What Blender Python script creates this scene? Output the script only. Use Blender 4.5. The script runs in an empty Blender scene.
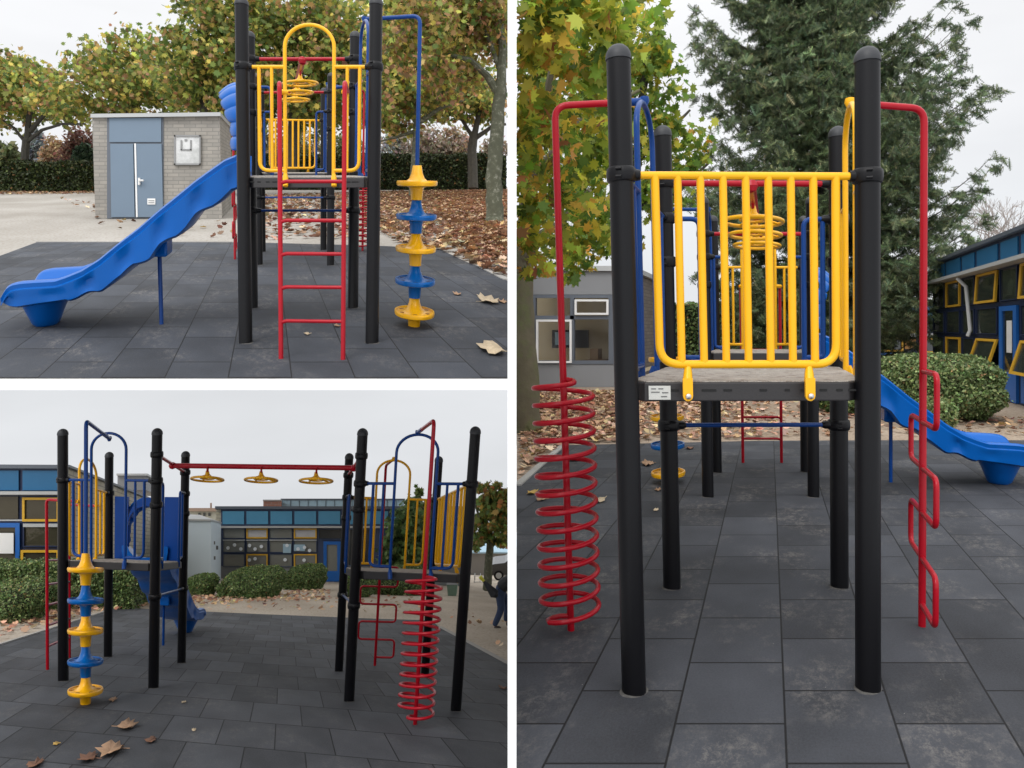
# Three stretches of one school playground: an upper terrace, a lower yard and a level yard,
# kept apart by a white terrace slab and a white partition wall.  All sizes in metres.
import bpy, math, random
import numpy as np
from mathutils import Vector, Matrix
R_ = random.Random(7); NR = np.random.default_rng(7)
C = bpy.context.scene.collection
F, CX, CY, EYE = 750.0, 530.0, 328.0, 1.5      # lens, optical centre, camera height

# ------------------------------------------------------------------ sites
class Site:
    """A stretch of ground: a = metres sideways, b = metres away, h = metres above its own ground."""
    def __init__(s, vx, yh, H, kl, xl, roll, st):
        s.vx, s.yh, s.H, s.kl, s.xl, s.roll, s.st = vx, yh, H, kl, xl, roll, st
        s.D = Vector(((vx-CX)/F, 1.0, (CY-yh)/F))
    def w(s, a, b, h):
        a2 = a + h*s.kl*(s.vx + F*a/b - s.xl)
        return Vector((a2 + b*(s.vx-CX)/F, b, (h-s.H) + b*(CY-s.yh)/F - s.roll*a + EYE))
    def g(s, x, y):
        b = F*s.H/(y - s.yh - s.roll*(x-s.vx))
        return ((x-s.vx)*b/F, b)
    def G(s, x, y):
        return s.w(*s.g(x, y), 0)
def P(x, y, b): return Vector(((x-CX)*b/F, b, EYE+(CY-y)*b/F))
def proj(p): return CX + F*p[0]/p[1], CY - F*(p[2]-EYE)/p[1]
UP = Site(268, 168, 1.35, 1.9e-4, 310, 0, 1.5)      # upper terrace
LO = Site(285, 552, 1.44, 1.85e-4, 75, .032, 1.6)   # lower yard
LV = Site(769, 328, 1.50, 1.0e-4, 880, 0, 1.28)     # level yard

# ------------------------------------------------------------------ mesh builder
class MB:
    def __init__(s): s.v=[]; s.f=[]; s.uv=None
    def add(s, vs, fs):
        n=len(s.v); s.v+= [tuple(p) for p in vs]; s.f+=[tuple(i+n for i in f) for f in fs]
    def box8(s, c):     # 4 front corners then 4 back corners, same order
        s.add(c, [(0,1,2,3),(7,6,5,4),(0,4,5,1),(1,5,6,2),(2,6,7,3),(3,7,4,0)])
    def box(s, x0,y0,z0,x1,y1,z1):
        s.box8([(x0,y0,z0),(x1,y0,z0),(x1,y0,z1),(x0,y0,z1),(x0,y1,z0),(x1,y1,z0),(x1,y1,z1),(x0,y1,z1)])
    def pbox(s, site, x0, y0, x1, y1, b, db):   # front rectangle seen at distance b, running back db
        c=[P(x0,y1,b),P(x1,y1,b),P(x1,y0,b),P(x0,y0,b)]
        s.box8(c+[p+site.D*db for p in c])
    def prism(s, pts, off):
        n=len(pts); o=Vector(off)
        s.add(list(pts)+[Vector(p)+o for p in pts], [tuple(range(n)), tuple(range(2*n-1,n-1,-1))]+[(i,i+n,(i+1)%n+n,(i+1)%n) for i in range(n)])
    def tube(s, pts, r, n=10, closed=False):
        pts=[Vector(p) for p in pts]; m=len(pts)
        rs = r if isinstance(r,(list,tuple)) else [r]*m
        prev=None; rings=[]
        for i,p in enumerate(pts):
            if closed: t=(pts[(i+1)%m]-pts[i-1])
            else: t=pts[min(i+1,m-1)]-pts[max(i-1,0)]
            t.normalize()
            if prev is None:
                u = t.cross(Vector((0,0,1)) if abs(t.z)<.9 else Vector((1,0,0))).normalized()
            else:
                u = (prev - t*prev.dot(t)).normalized()
            prev=u; q=t.cross(u)
            rings.append([p+(u*math.cos(2*math.pi*k/n)+q*math.sin(2*math.pi*k/n))*rs[i] for k in range(n)])
        vs=[x for rg in rings for x in rg]; fs=[]
        for i in range(m if closed else m-1):
            j=(i+1)%m
            for k in range(n): fs.append((i*n+k, i*n+(k+1)%n, j*n+(k+1)%n, j*n+k))
        if not closed: fs += [tuple(range(n-1,-1,-1)), tuple((m-1)*n+k for k in range(n))]
        s.add(vs, fs)
    def lathe(s, c, prof, n=28, st=1.0, ax=(0,0,1)):   # prof [(r,z)] about a vertical line through c
        vs=[]; m=len(prof)
        for r,z in prof:
            for k in range(n):
                t=2*math.pi*k/n
                vs.append((c[0]+r*math.cos(t)+ax[0]*z, c[1]+r*math.sin(t)*st, c[2]+z))
        fs=[(i*n+k, i*n+(k+1)%n, (i+1)*n+(k+1)%n, (i+1)*n+k) for i in range(m-1) for k in range(n)]
        fs += [tuple(range(n-1,-1,-1)), tuple((m-1)*n+k for k in range(n))]
        s.add(vs, fs)
    def slathe(s, site, a, b, h, prof, n=28, st=1.0):
        vs=[site.w(a+r*math.cos(2*math.pi*k/n), b+r*math.sin(2*math.pi*k/n)*st, h+z) for r,z in prof for k in range(n)]
        m=len(prof)
        fs=[(i*n+k, i*n+(k+1)%n, (i+1)*n+(k+1)%n, (i+1)*n+k) for i in range(m-1) for k in range(n)]
        fs += [tuple(range(n-1,-1,-1)), tuple((m-1)*n+k for k in range(n))]
        s.add(vs, fs)
    def build(s, name, mat, parent=None, smooth=True, bevel=0, subsurf=0, autos=True):
        org = origin(parent) if parent else Vector((0,0,0))
        me=bpy.data.meshes.new(name)
        me.from_pydata([tuple(Vector(p)-org) for p in s.v], [], s.f)
        me.materials.append(mat); me.update()
        import bmesh
        bm=bmesh.new(); bm.from_mesh(me); bmesh.ops.recalc_face_normals(bm, faces=bm.faces)
        if smooth:
            for f in bm.faces: f.smooth=True
            for e in bm.edges:
                if len(e.link_faces)==2 and e.calc_face_angle(0)>.7: e.smooth=False
        bm.to_mesh(me); bm.free()
        o=bpy.data.objects.new(name, me); C.objects.link(o)
        if parent: o.parent=parent
        if bevel:
            md=o.modifiers.new('bevel','BEVEL'); md.width=bevel; md.segments=2; md.limit_method='ANGLE'
        if subsurf:
            md=o.modifiers.new('sub','SUBSURF'); md.levels=subsurf; md.render_levels=subsurf
        return o
def origin(o):
    v=Vector((0,0,0))
    while o is not None: v+=o.location; o=o.parent
    return v
def tag(o, label=None, cat=None, group=None, kind=None):
    if label: o['label']=label
    if cat: o['category']=cat
    if group: o['group']=group
    if kind: o['kind']=kind
    return o
def thing(name, loc, label, cat, group=None):
    o=bpy.data.objects.new(name,None); C.objects.link(o); o.location=loc; o.empty_display_size=.2
    return tag(o,label,cat,group)

# ------------------------------------------------------------------ materials
def new_mat(name):
    m=bpy.data.materials.new(name); m.use_nodes=True
    nt=m.node_tree; return m, nt, nt.nodes['Principled BSDF']
def mat(name, col, rough=.5, var=.12, scale=6, bump=0, bscale=60, metal=0, coat=0, dirt=None, spec=.5):
    m,nt,b=new_mat(name); N=nt.nodes; L=nt.links
    tc=N.new('ShaderNodeTexCoord'); nz=N.new('ShaderNodeTexNoise'); nz.inputs['Scale'].default_value=scale; nz.inputs['Detail'].default_value=6
    L.new(tc.outputs['Object'], nz.inputs['Vector'])
    mx=N.new('ShaderNodeMix'); mx.data_type='RGBA'
    mx.inputs['A'].default_value=(*[c*(1-var) for c in col],1); mx.inputs['B'].default_value=(*[min(1,c*(1+var)) for c in col],1)
    L.new(nz.outputs['Fac'], mx.inputs['Factor']); out=mx.outputs['Result']
    if dirt:
        n2=N.new('ShaderNodeTexNoise'); n2.inputs['Scale'].default_value=dirt[1]; n2.inputs['Detail'].default_value=9; n2.inputs['Roughness'].default_value=.7
        L.new(tc.outputs['Object'], n2.inputs['Vector'])
        rp=N.new('ShaderNodeValToRGB'); rp.color_ramp.elements[0].position=dirt[2]; rp.color_ramp.elements[1].position=dirt[2]+.15
        L.new(n2.outputs['Fac'], rp.inputs['Fac'])
        ml=N.new('ShaderNodeMath'); ml.operation='MULTIPLY'; ml.inputs[1].default_value=dirt[3]; L.new(rp.outputs['Color'], ml.inputs[0])
        m2=N.new('ShaderNodeMix'); m2.data_type='RGBA'; m2.inputs['B'].default_value=(*dirt[0],1)
        L.new(out,m2.inputs['A']); L.new(ml.outputs[0], m2.inputs['Factor']); out=m2.outputs['Result']
    L.new(out, b.inputs['Base Color'])
    b.inputs['Roughness'].default_value=rough; b.inputs['Metallic'].default_value=metal
    b.inputs['Coat Weight'].default_value=coat; b.inputs['Coat Roughness'].default_value=.15
    b.inputs['Specular IOR Level'].default_value=spec
    if bump:
        n3=N.new('ShaderNodeTexNoise'); n3.inputs['Scale'].default_value=bscale; n3.inputs['Detail'].default_value=4
        L.new(tc.outputs['Object'], n3.inputs['Vector'])
        bp=N.new('ShaderNodeBump'); bp.inputs['Strength'].default_value=bump; bp.inputs['Distance'].default_value=.01
        L.new(n3.outputs['Fac'], bp.inputs['Height']); L.new(bp.outputs[0], b.inputs['Normal'])
    return m
def brick_mat(name, c1, c2, mortar, bw, bh, scale=1.0):
    m,nt,b=new_mat(name); N=nt.nodes; L=nt.links
    tc=N.new('ShaderNodeTexCoord'); br=N.new('ShaderNodeTexBrick')
    L.new(tc.outputs['UV'], br.inputs['Vector'])
    br.inputs['Color1'].default_value=(*c1,1); br.inputs['Color2'].default_value=(*c2,1); br.inputs['Mortar'].default_value=(*mortar,1)
    br.inputs['Scale'].default_value=1; br.inputs['Brick Width'].default_value=bw; br.inputs['Row Height'].default_value=bh
    br.inputs['Mortar Size'].default_value=bh*.11; br.inputs['Mortar Smooth'].default_value=.3
    nz=N.new('ShaderNodeTexNoise'); nz.inputs['Scale'].default_value=1.2; nz.inputs['Detail'].default_value=8
    L.new(tc.outputs['UV'], nz.inputs['Vector'])
    mx=N.new('ShaderNodeMix'); mx.data_type='RGBA'; mx.blend_type='MULTIPLY'; mx.inputs['Factor'].default_value=.55
    L.new(br.outputs['Color'], mx.inputs['A']); L.new(nz.outputs['Color'], mx.inputs['B'])
    hs=N.new('ShaderNodeRGBToBW'); L.new(nz.outputs['Color'],hs.inputs[0]); 
    rp=N.new('ShaderNodeMapRange'); rp.inputs['From Min'].default_value=.3; rp.inputs['From Max'].default_value=.7; rp.inputs['To Min'].default_value=.72; rp.inputs['To Max'].default_value=1.25
    L.new(hs.outputs[0], rp.inputs['Value']); L.new(rp.outputs[0], mx.inputs['B'])
    L.new(mx.outputs['Result'], b.inputs['Base Color']); b.inputs['Roughness'].default_value=.9
    bp=N.new('ShaderNodeBump'); bp.inputs['Strength'].default_value=.5; bp.inputs['Distance'].default_value=.01; bp.invert=True
    L.new(br.outputs['Fac'], bp.inputs['Height']); L.new(bp.outputs[0], b.inputs['Normal'])
    return m
def tile_mat(name, base, lo, hi, dirtcol, dirt):
    """Rubber tiles, one tile per UV unit, alternate rows shifted by half a tile."""
    m,nt,b=new_mat(name); N=nt.nodes; L=nt.links
    def M(op,a,c=None,d=None):
        n=N.new('ShaderNodeMath'); n.operation=op
        for i,x in enumerate((a,c,d)):
            if x is None: continue
            if isinstance(x,(int,float)): n.inputs[i].default_value=x
            else: L.new(x,n.inputs[i])
        return n.outputs[0]
    tc=N.new('ShaderNodeTexCoord'); sp=N.new('ShaderNodeSeparateXYZ'); L.new(tc.outputs['UV'],sp.inputs[0])
    u,v=sp.outputs[0],sp.outputs[1]
    row=M('FLOOR',v); u2=M('ADD',u,M('MULTIPLY',M('FLOORED_MODULO',row,2),.5))
    fu=M('FRACT',u2); fv=M('FRACT',v)
    d=M('MINIMUM',M('MINIMUM',fu,M('SUBTRACT',1,fu)),M('MINIMUM',fv,M('SUBTRACT',1,fv)))
    cb=N.new('ShaderNodeCombineXYZ'); L.new(M('FLOOR',u2),cb.inputs[0]); L.new(row,cb.inputs[1])
    wn=N.new('ShaderNodeTexWhiteNoise'); wn.noise_dimensions='3D'; L.new(cb.outputs[0],wn.inputs[0])
    fine=N.new('ShaderNodeTexNoise'); fine.inputs['Scale'].default_value=42; fine.inputs['Detail'].default_value=6; fine.inputs['Roughness'].default_value=.8; L.new(tc.outputs['UV'],fine.inputs['Vector'])
    big=N.new('ShaderNodeTexNoise'); big.inputs['Scale'].default_value=1.1; big.inputs['Detail'].default_value=5; L.new(tc.outputs['UV'],big.inputs['Vector'])
    k=M('ADD',M('ADD',M('MULTIPLY',wn.outputs['Value'],.35),M('MULTIPLY',fine.outputs['Fac'],.75)),M('MULTIPLY',big.outputs['Fac'],.7))
    mp=N.new('ShaderNodeMapRange'); mp.inputs['From Min'].default_value=.6; mp.inputs['From Max'].default_value=1.2
    mp.inputs['To Min'].default_value=lo; mp.inputs['To Max'].default_value=hi; L.new(k,mp.inputs['Value'])
    vm=N.new('ShaderNodeVectorMath'); vm.operation='SCALE'; vm.inputs[0].default_value=base; L.new(mp.outputs[0],vm.inputs['Scale'])
    # dusty scuffs
    n1=N.new('ShaderNodeTexNoise'); n1.inputs['Scale'].default_value=1.0; n1.inputs['Detail'].default_value=5; L.new(tc.outputs['UV'],n1.inputs['Vector'])
    n2=N.new('ShaderNodeTexNoise'); n2.inputs['Scale'].default_value=6; n2.inputs['Detail'].default_value=12; n2.inputs['Roughness'].default_value=.86
    n2.inputs['Distortion'].default_value=.05; L.new(tc.outputs['UV'],n2.inputs['Vector'])
    r1=N.new('ShaderNodeMapRange'); r1.inputs['From Min'].default_value=.48; r1.inputs['From Max'].default_value=.68; L.new(n1.outputs['Fac'],r1.inputs['Value'])
    r2=N.new('ShaderNodeMapRange'); r2.inputs['From Min'].default_value=.48; r2.inputs['From Max'].default_value=.82; L.new(n2.outputs['Fac'],r2.inputs['Value'])
    df=M('MULTIPLY',M('MULTIPLY',r1.outputs[0],r2.outputs[0]),dirt)
    mx=N.new('ShaderNodeMix'); mx.data_type='RGBA'; mx.clamp_factor=True; L.new(df,mx.inputs['Factor']); L.new(vm.outputs[0],mx.inputs['A']); mx.inputs['B'].default_value=(*dirtcol,1)
    # sparse pale specks
    vo=N.new('ShaderNodeTexVoronoi'); vo.inputs['Scale'].default_value=7; L.new(tc.outputs['UV'],vo.inputs['Vector'])
    spk=M('MULTIPLY',M('LESS_THAN',vo.outputs['Distance'],.035),M('GREATER_THAN',n1.outputs['Fac'],.5))
    m2=N.new('ShaderNodeMix'); m2.data_type='RGBA'; L.new(M('MULTIPLY',spk,.6),m2.inputs['Factor']); L.new(mx.outputs['Result'],m2.inputs['A']); m2.inputs['B'].default_value=(.35,.33,.3,1)
    # joint
    jr=N.new('ShaderNodeMapRange'); jr.inputs['From Min'].default_value=.006; jr.inputs['From Max'].default_value=.014; L.new(d,jr.inputs['Value'])
    m3=N.new('ShaderNodeMix'); m3.data_type='RGBA'; L.new(jr.outputs[0],m3.inputs['Factor']); m3.inputs['A'].default_value=(.006,.006,.007,1); L.new(m2.outputs['Result'],m3.inputs['B'])
    L.new(m3.outputs['Result'],b.inputs['Base Color'])
    b.inputs['Roughness'].default_value=.78; b.inputs['Specular IOR Level'].default_value=.35
    bp=N.new('ShaderNodeBump'); bp.inputs['Strength'].default_value=.35; bp.inputs['Distance'].default_value=.006
    L.new(M('ADD',M('MULTIPLY',fine.outputs['Fac'],.5),jr.outputs[0]),bp.inputs['Height']); L.new(bp.outputs[0],b.inputs['Normal'])
    return m
def ground_mat(name, c1, c2, c3):
    m,nt,b=new_mat(name); N=nt.nodes; L=nt.links
    tc=N.new('ShaderNodeTexCoord')
    n1=N.new('ShaderNodeTexNoise'); n1.inputs['Scale'].default_value=.5; n1.inputs['Detail'].default_value=8; L.new(tc.outputs['UV'],n1.inputs['Vector'])
    n2=N.new('ShaderNodeTexNoise'); n2.inputs['Scale'].default_value=18; n2.inputs['Detail'].default_value=6; L.new(tc.outputs['UV'],n2.inputs['Vector'])
    r=N.new('ShaderNodeValToRGB'); e=r.color_ramp.elements; e[0].position=.36; e[0].color=(*c1,1); e[1].position=.66; e[1].color=(*c2,1)
    L.new(n1.outputs['Fac'],r.inputs['Fac'])
    r2=N.new('ShaderNodeMapRange'); r2.inputs['From Min'].default_value=.48; r2.inputs['From Max'].default_value=.72; r2.inputs['To Max'].default_value=.7; L.new(n2.outputs['Fac'],r2.inputs['Value'])
    mx=N.new('ShaderNodeMix'); mx.data_type='RGBA'; L.new(r2.outputs[0],mx.inputs['Factor']); L.new(r.outputs[0],mx.inputs['A']); mx.inputs['B'].default_value=(*c3,1)
    L.new(mx.outputs['Result'],b.inputs['Base Color']); b.inputs['Roughness'].default_value=.95; b.inputs['Specular IOR Level'].default_value=.2
    bp=N.new('ShaderNodeBump'); bp.inputs['Strength'].default_value=.3; bp.inputs['Distance'].default_value=.02; L.new(n2.outputs['Fac'],bp.inputs['Height']); L.new(bp.outputs[0],b.inputs['Normal'])
    return m
def leaf_mat(name, trans=.3, rough=.55):
    m,nt,b=new_mat(name); N=nt.nodes; L=nt.links
    at=N.new('ShaderNodeAttribute'); at.attribute_name='col'
    L.new(at.outputs['Color'],b.inputs['Base Color']); b.inputs['Roughness'].default_value=rough; b.inputs['Specular IOR Level'].default_value=.35
    if trans:
        t=N.new('ShaderNodeBsdfTranslucent'); L.new(at.outputs['Color'],t.inputs['Color'])
        mx=N.new('ShaderNodeMixShader'); mx.inputs[0].default_value=trans
        L.new(b.outputs[0],mx.inputs[1]); L.new(t.outputs[0],mx.inputs[2]); L.new(mx.outputs[0],nt.nodes['Material Output'].inputs['Surface'])
    return m
def glass_mat(name, tint=(.02,.025,.03), clear=0.0):
    m,nt,b=new_mat(name); N=nt.nodes; L=nt.links
    b.inputs['Base Color'].default_value=(*tint,1); b.inputs['Roughness'].default_value=.06; b.inputs['Specular IOR Level'].default_value=.8
    nz=N.new('ShaderNodeTexNoise'); nz.inputs['Scale'].default_value=1.5
    tc=N.new('ShaderNodeTexCoord'); L.new(tc.outputs['Object'],nz.inputs['Vector'])
    bp=N.new('ShaderNodeBump'); bp.inputs['Strength'].default_value=.08; bp.inputs['Distance'].default_value=.05; L.new(nz.outputs['Fac'],bp.inputs['Height']); L.new(bp.outputs[0],b.inputs['Normal'])
    if clear:
        t=N.new('ShaderNodeBsdfTransparent'); mx=N.new('ShaderNodeMixShader'); mx.inputs[0].default_value=clear
        L.new(b.outputs[0],mx.inputs[1]); L.new(t.outputs[0],mx.inputs[2]); L.new(mx.outputs[0],nt.nodes['Material Output'].inputs['Surface'])
    return m
YEL=mat('yellow_powder_coat',(.84,.42,.005),.32,.06,8,.03,200,coat=.2,spec=.25,dirt=((.40,.20,.03),26,.66,.55))
YDK=YEL
RED=mat('red_powder_coat',(.36,.004,.014),.30,.10,8,.03,200,coat=.25,spec=.15,dirt=((.16,.02,.02),26,.66,.6))
BLU=mat('blue_powder_coat',(.003,.042,.20),.30,.10,8,.03,200,coat=.2,spec=.15,dirt=((.02,.05,.10),26,.66,.6))
BLK=mat('black_post_coat',(.0035,.0035,.0048),.38,.15,9,.08,260,spec=.24,dirt=((.05,.047,.045),9,.66,.30))
CAP=mat('black_plastic_cap',(.018,.02,.024),.5,.15,12,.1,150)
SLD=mat('blue_slide_plastic',(.0005,.10,.41),.32,.10,3,.06,120,coat=.18,spec=.15,dirt=((.06,.14,.28),6,.6,.25))
PAN=mat('blue_panel_plastic',(.003,.05,.26),.45,.1,5,.05,90,spec=.2)
DECK=mat('worn_deck_top',(.36,.325,.285),.75,.35,9,.8,90,dirt=((.10,.065,.05),16,.5,.75))
FAS=mat('dark_deck_edge',(.020,.018,.019),.55,.2,10,.1,120)
SLOT=mat('slot_shade_black',(.004,.004,.004),.8)
STK=mat('pale_sticker',(.5,.5,.47),.5,.12,40)
INK=mat('grey_ink',(.12,.12,.12),.6)
STEEL=mat('bolt_steel',(.55,.53,.5),.3,.1,20,metal=.9)
WHT=mat('white_painted_concrete',(.93,.93,.93),.75,.01,2)
TRB=mat('rubber_tiles',(.058,.062,.072),.62,1.4,(.26,.23,.20),.75)if False else None
T_LV=tile_mat('rubber_tiles_level',(.041,.044,.052),.5,1.5,(.30,.275,.245),1.05)
T_UP=tile_mat('rubber_tiles_terrace',(.040,.045,.056),.55,1.5,(.26,.235,.21),1.2)
T_LO=tile_mat('rubber_tiles_yard',(.054,.058,.067),.5,1.6,(.20,.185,.165),.9)
G_UP=ground_mat('pale_paving',(.30,.28,.25),(.40,.38,.35),(.24,.20,.16))
G_LO=ground_mat('sandy_paving',(.40,.345,.28),(.54,.48,.40),(.28,.21,.15))
G_LV=ground_mat('sandy_earth',(.27,.21,.155),(.40,.33,.26),(.19,.12,.08))
LEAF=leaf_mat('tree_leaf',.42); HLEAF=leaf_mat('hedge_leaf',.12); LIT=leaf_mat('dead_leaf',.08,.8)
BARK=mat('plane_bark',(.10,.105,.07),.9,.4,9,1.0,18,dirt=((.34,.34,.28),9,.54,.85))
BARK2=mat('dark_bark',(.06,.055,.045),.9,.35,6,.8,18,dirt=((.12,.11,.07),8,.52,.5))
GLS=glass_mat('window_glass'); GLC=glass_mat('clear_window_glass',(.03,.03,.03),.85)
NAV=mat('navy_frame_paint',(.014,.024,.065),.45,.1,4)
BPN=mat('blue_cladding',(.014,.115,.25),.45,.12,1.5)
BRT=mat('bright_blue_door_paint',(.015,.12,.42),.4,.1,3)
YWF=mat('yellow_window_paint',(.62,.36,.03),.45,.08,5)
GRYM=mat('grey_metal_trim',(.42,.43,.43),.45,.08,3)
GRYP=mat('grey_panel',(.21,.215,.225),.55,.06,2)
DGRY=mat('dark_grey_frame',(.10,.115,.14),.45,.08,4)
DOORB=mat('blue_grey_door_paint',(.14,.195,.26),.5,.06,2,.03,40)
WFR=mat('white_frame_paint',(.75,.75,.74),.45,.04,4)
HCORE=mat('dark_hedge_core',(.018,.022,.01),1,.4,8,.8,14)  # solid core under the leaves, inner shade of the hedge put into its colour

def set_uv(o, fn):
    me=o.data; uv=me.uv_layers.new(name='UVMap'); org=origin(o)
    vals=[]
    for lp in me.loops:
        vals += list(fn(me.vertices[lp.vertex_index].co+org))
    uv.data.foreach_set('uv', vals)

# ------------------------------------------------------------------ foliage
KITE=np.array([(0,-.5),(.28,-.05),(.0,.5),(-.28,-.05)])
OVAL=np.array([(0,-.5),(.24,-.25),(.3,.05),(0,.5),(-.3,.05),(-.24,-.25)])
MAPLE=np.array([(0,-.5),(.10,-.40),(.34,-.38),(.33,-.20),(.53,-.02),(.42,.08),(.42,.30),(.22,.27),(0,.55),(-.22,.27),(-.42,.30),(-.42,.08),(-.53,-.02),(-.33,-.20),(-.34,-.38),(-.10,-.40)])
def leaf_mesh(name, cen, size, cols, m, shape=KITE, parent=None, flat=0.0, droop=0.0, lim=None, curl=.15):
    """one small face per leaf; flat=1 lies on the ground"""
    cen=np.asarray(cen,float); n=len(cen); size=np.asarray(size,float)
    if lim is not None:
        px=CX+F*cen[:,0]/cen[:,1]; mar=np.minimum(F*size/cen[:,1]*.5,9)
        k=(px-mar>lim[0])&(px+mar<lim[1]); cen=cen[k]; size=size[k]; cols=np.asarray(cols)[k]; n=len(cen)
    q=NR.normal(size=(n,4)); q/=np.linalg.norm(q,axis=1)[:,None]
    if flat:
        yaw=NR.uniform(0,2*np.pi,n); tx=NR.normal(0,.25*(1.3-flat),n); ty=NR.normal(0,.25*(1.3-flat),n)
        X=np.stack([np.cos(yaw),np.sin(yaw),tx],1); Y=np.stack([-np.sin(yaw),np.cos(yaw),ty],1)
    else:
        w,x,y,z=q.T
        X=np.stack([1-2*(y*y+z*z),2*(x*y+z*w),2*(x*z-y*w)],1)
        Y=np.stack([2*(x*y-z*w),1-2*(x*x+z*z),2*(y*z+x*w)],1)
        if droop:
            Y[:,2]-=droop; Y/=np.linalg.norm(Y,axis=1)[:,None]
    Z=np.cross(X,Y); k=len(shape)
    sx=shape[:,0][None,:,None]; sy=shape[:,1][None,:,None]
    cz=(curl*(shape[:,0]**2*2.2+shape[:,1]**2))[None,:,None]
    V=cen[:,None,:]+size[:,None,None]*(sx*X[:,None,:]+sy*Y[:,None,:]+cz*Z[:,None,:])
    V=V.reshape(-1,3)
    if parent is not None: V=V-np.array(origin(parent))
    me=bpy.data.meshes.new(name)
    me.vertices.add(n*k); me.vertices.foreach_set('co',V.ravel().astype(np.float32))
    me.loops.add(n*k); me.loops.foreach_set('vertex_index',np.arange(n*k,dtype=np.int32))
    me.polygons.add(n); me.polygons.foreach_set('loop_start',(np.arange(n)*k).astype(np.int32)); me.polygons.foreach_set('loop_total',np.full(n,k,np.int32))
    me.update(calc_edges=True)
    ca=me.color_attributes.new('col','FLOAT_COLOR','CORNER')
    cc=np.concatenate([np.asarray(cols,float),np.ones((n,1))],1).repeat(k,0)
    ca.data.foreach_set('color',cc.ravel().astype(np.float32))
    me.materials.append(m)
    o=bpy.data.objects.new(name,me); C.objects.link(o)
    if parent is not None: o.parent=parent
    return o
def pick(pal, wts, n, jit=.25):
    pal=np.array(pal); i=NR.choice(len(pal),n,p=np.array(wts)/sum(wts))
    return np.clip(pal[i]*np.exp(NR.normal(0,jit,(n,1)))*np.exp(NR.normal(0,.08,(n,3))),0,1)
def clump(c, rad, n, nsub=0, shell=.5, sub=.28):
    """points in an ellipsoid gathered round twig ends"""
    c=np.array(c,float); rad=np.array(rad,float)
    if nsub==0: nsub=max(4,n//22)
    d=NR.normal(size=(nsub,3)); d/=np.linalg.norm(d,axis=1)[:,None]
    r=NR.uniform(0,1,nsub)**shell
    s=d*r[:,None]
    idx=NR.integers(0,nsub,n)
    p=s[idx]+NR.normal(0,sub*.5,(n,3))
    return c+p*rad
MAPLE2=np.array([(0,-.5),(.05,-.34),(.30,-.40),(.24,-.22),(.52,-.06),(.30,.04),(.38,.28),(.15,.20),(.11,.28),(0,.55),(-.11,.28),(-.15,.20),(-.38,.28),(-.30,.04),(-.52,-.06),(-.24,-.22),(-.30,-.40),(-.05,-.34)])
GRN=[(.045,.075,.012),(.08,.11,.018),(.13,.14,.02),(.26,.19,.02),(.22,.11,.03),(.13,.06,.025)]
def interp(v, xs, ys): return float(np.interp(v, xs, ys))

# ------------------------------------------------------------------ climbing frame
class Tower:
    def __init__(s, site, e0, e1, i0, i1):
        s.s=site; s.c=[np.array(site.g(*q)) for q in (e0,e1,i0,i1)]
    def ab(s,u,v):
        e0,e1,i0,i1=s.c
        return (1-v)*((1-u)*e0+u*e1)+v*((1-u)*i0+u*i1)
    def p(s,u,v,h):
        a,b=s.ab(u,v); return s.s.w(a,b,h)
def fillet(pts, r, n=5):
    out=[pts[0]]
    for i in range(1,len(pts)-1):
        a,b,c=Vector(pts[i-1]),Vector(pts[i]),Vector(pts[i+1])
        d1=(a-b); d2=(c-b); k=min(r,d1.length*.49,d2.length*.49)
        p0=b+d1.normalized()*k; p1=b+d2.normalized()*k
        for j in range(n+1):
            t=j/n; out.append(p0*(1-t)**2+b*2*t*(1-t)+p1*t*t)
    out.append(pts[-1]); return [Vector(q) for q in out]
PR=.050
def post(T,u,v,root,H=2.67,clamps=((2.13,1),),r=PR):
    m=MB(); p0=T.p(u,v,-.02); p1=T.p(u,v,H-.055); m.tube([p0,p1],r,24)
    o=m.build('post',BLK,root)
    d=(p1-p0).normalized(); c=MB(); rings=[]
    pts=[p1-d*.012]+[p1+d*(.055*math.sin(t)) for t in (0,.35,.7,1.05,1.35,1.55)]
    rr=[r+.0035,r+.0035]+[max(.003,(r+.0035)*math.cos(t)) for t in (.35,.7,1.05,1.35,1.55)]
    c.tube(pts,rr,24); c.build('cap',CAP,o)
    for h,_ in clamps:
        c=MB(); q=T.p(u,v,h)
        c.tube([q-d*.030,q-d*.024,q-d*.006,q+d*.006,q+d*.024,q+d*.030],[r+.004,r+.010,r+.012,r+.012,r+.010,r+.004],24)
        for s_ in (-.016,.016):
            c.tube([q+d*s_+Vector((-r*.6,-r-.008,0)),q+d*s_+Vector((-r*.15,-r-.016,0))],.006,8)
        c.build('clamp',BLK,o)
    g=MB(); bse=T.p(u,v,0); ab=T.ab(u,v); g.slathe(T.s,ab[0],ab[1],0,[(r*.9,.004),(r*.9,.0075),(r+.006,.0065),(r+.010,.003)],24,1.0); g.build('footing_ring',GRIT,o)
    return o
class Side:
    """one edge of a tower: t runs 0..1 from corner to corner, o = outward"""
    def __init__(s,T,which): s.T=T; s.k=which
    def p(s,t,h,o=0):
        k=s.k
        if k=='end': return s.T.p(t,-o,h)
        if k=='in': return s.T.p(t,1+o,h)
        if k=='u0': return s.T.p(-o,t,h)
        return s.T.p(1+o,t,h)
TR=.0145
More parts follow.
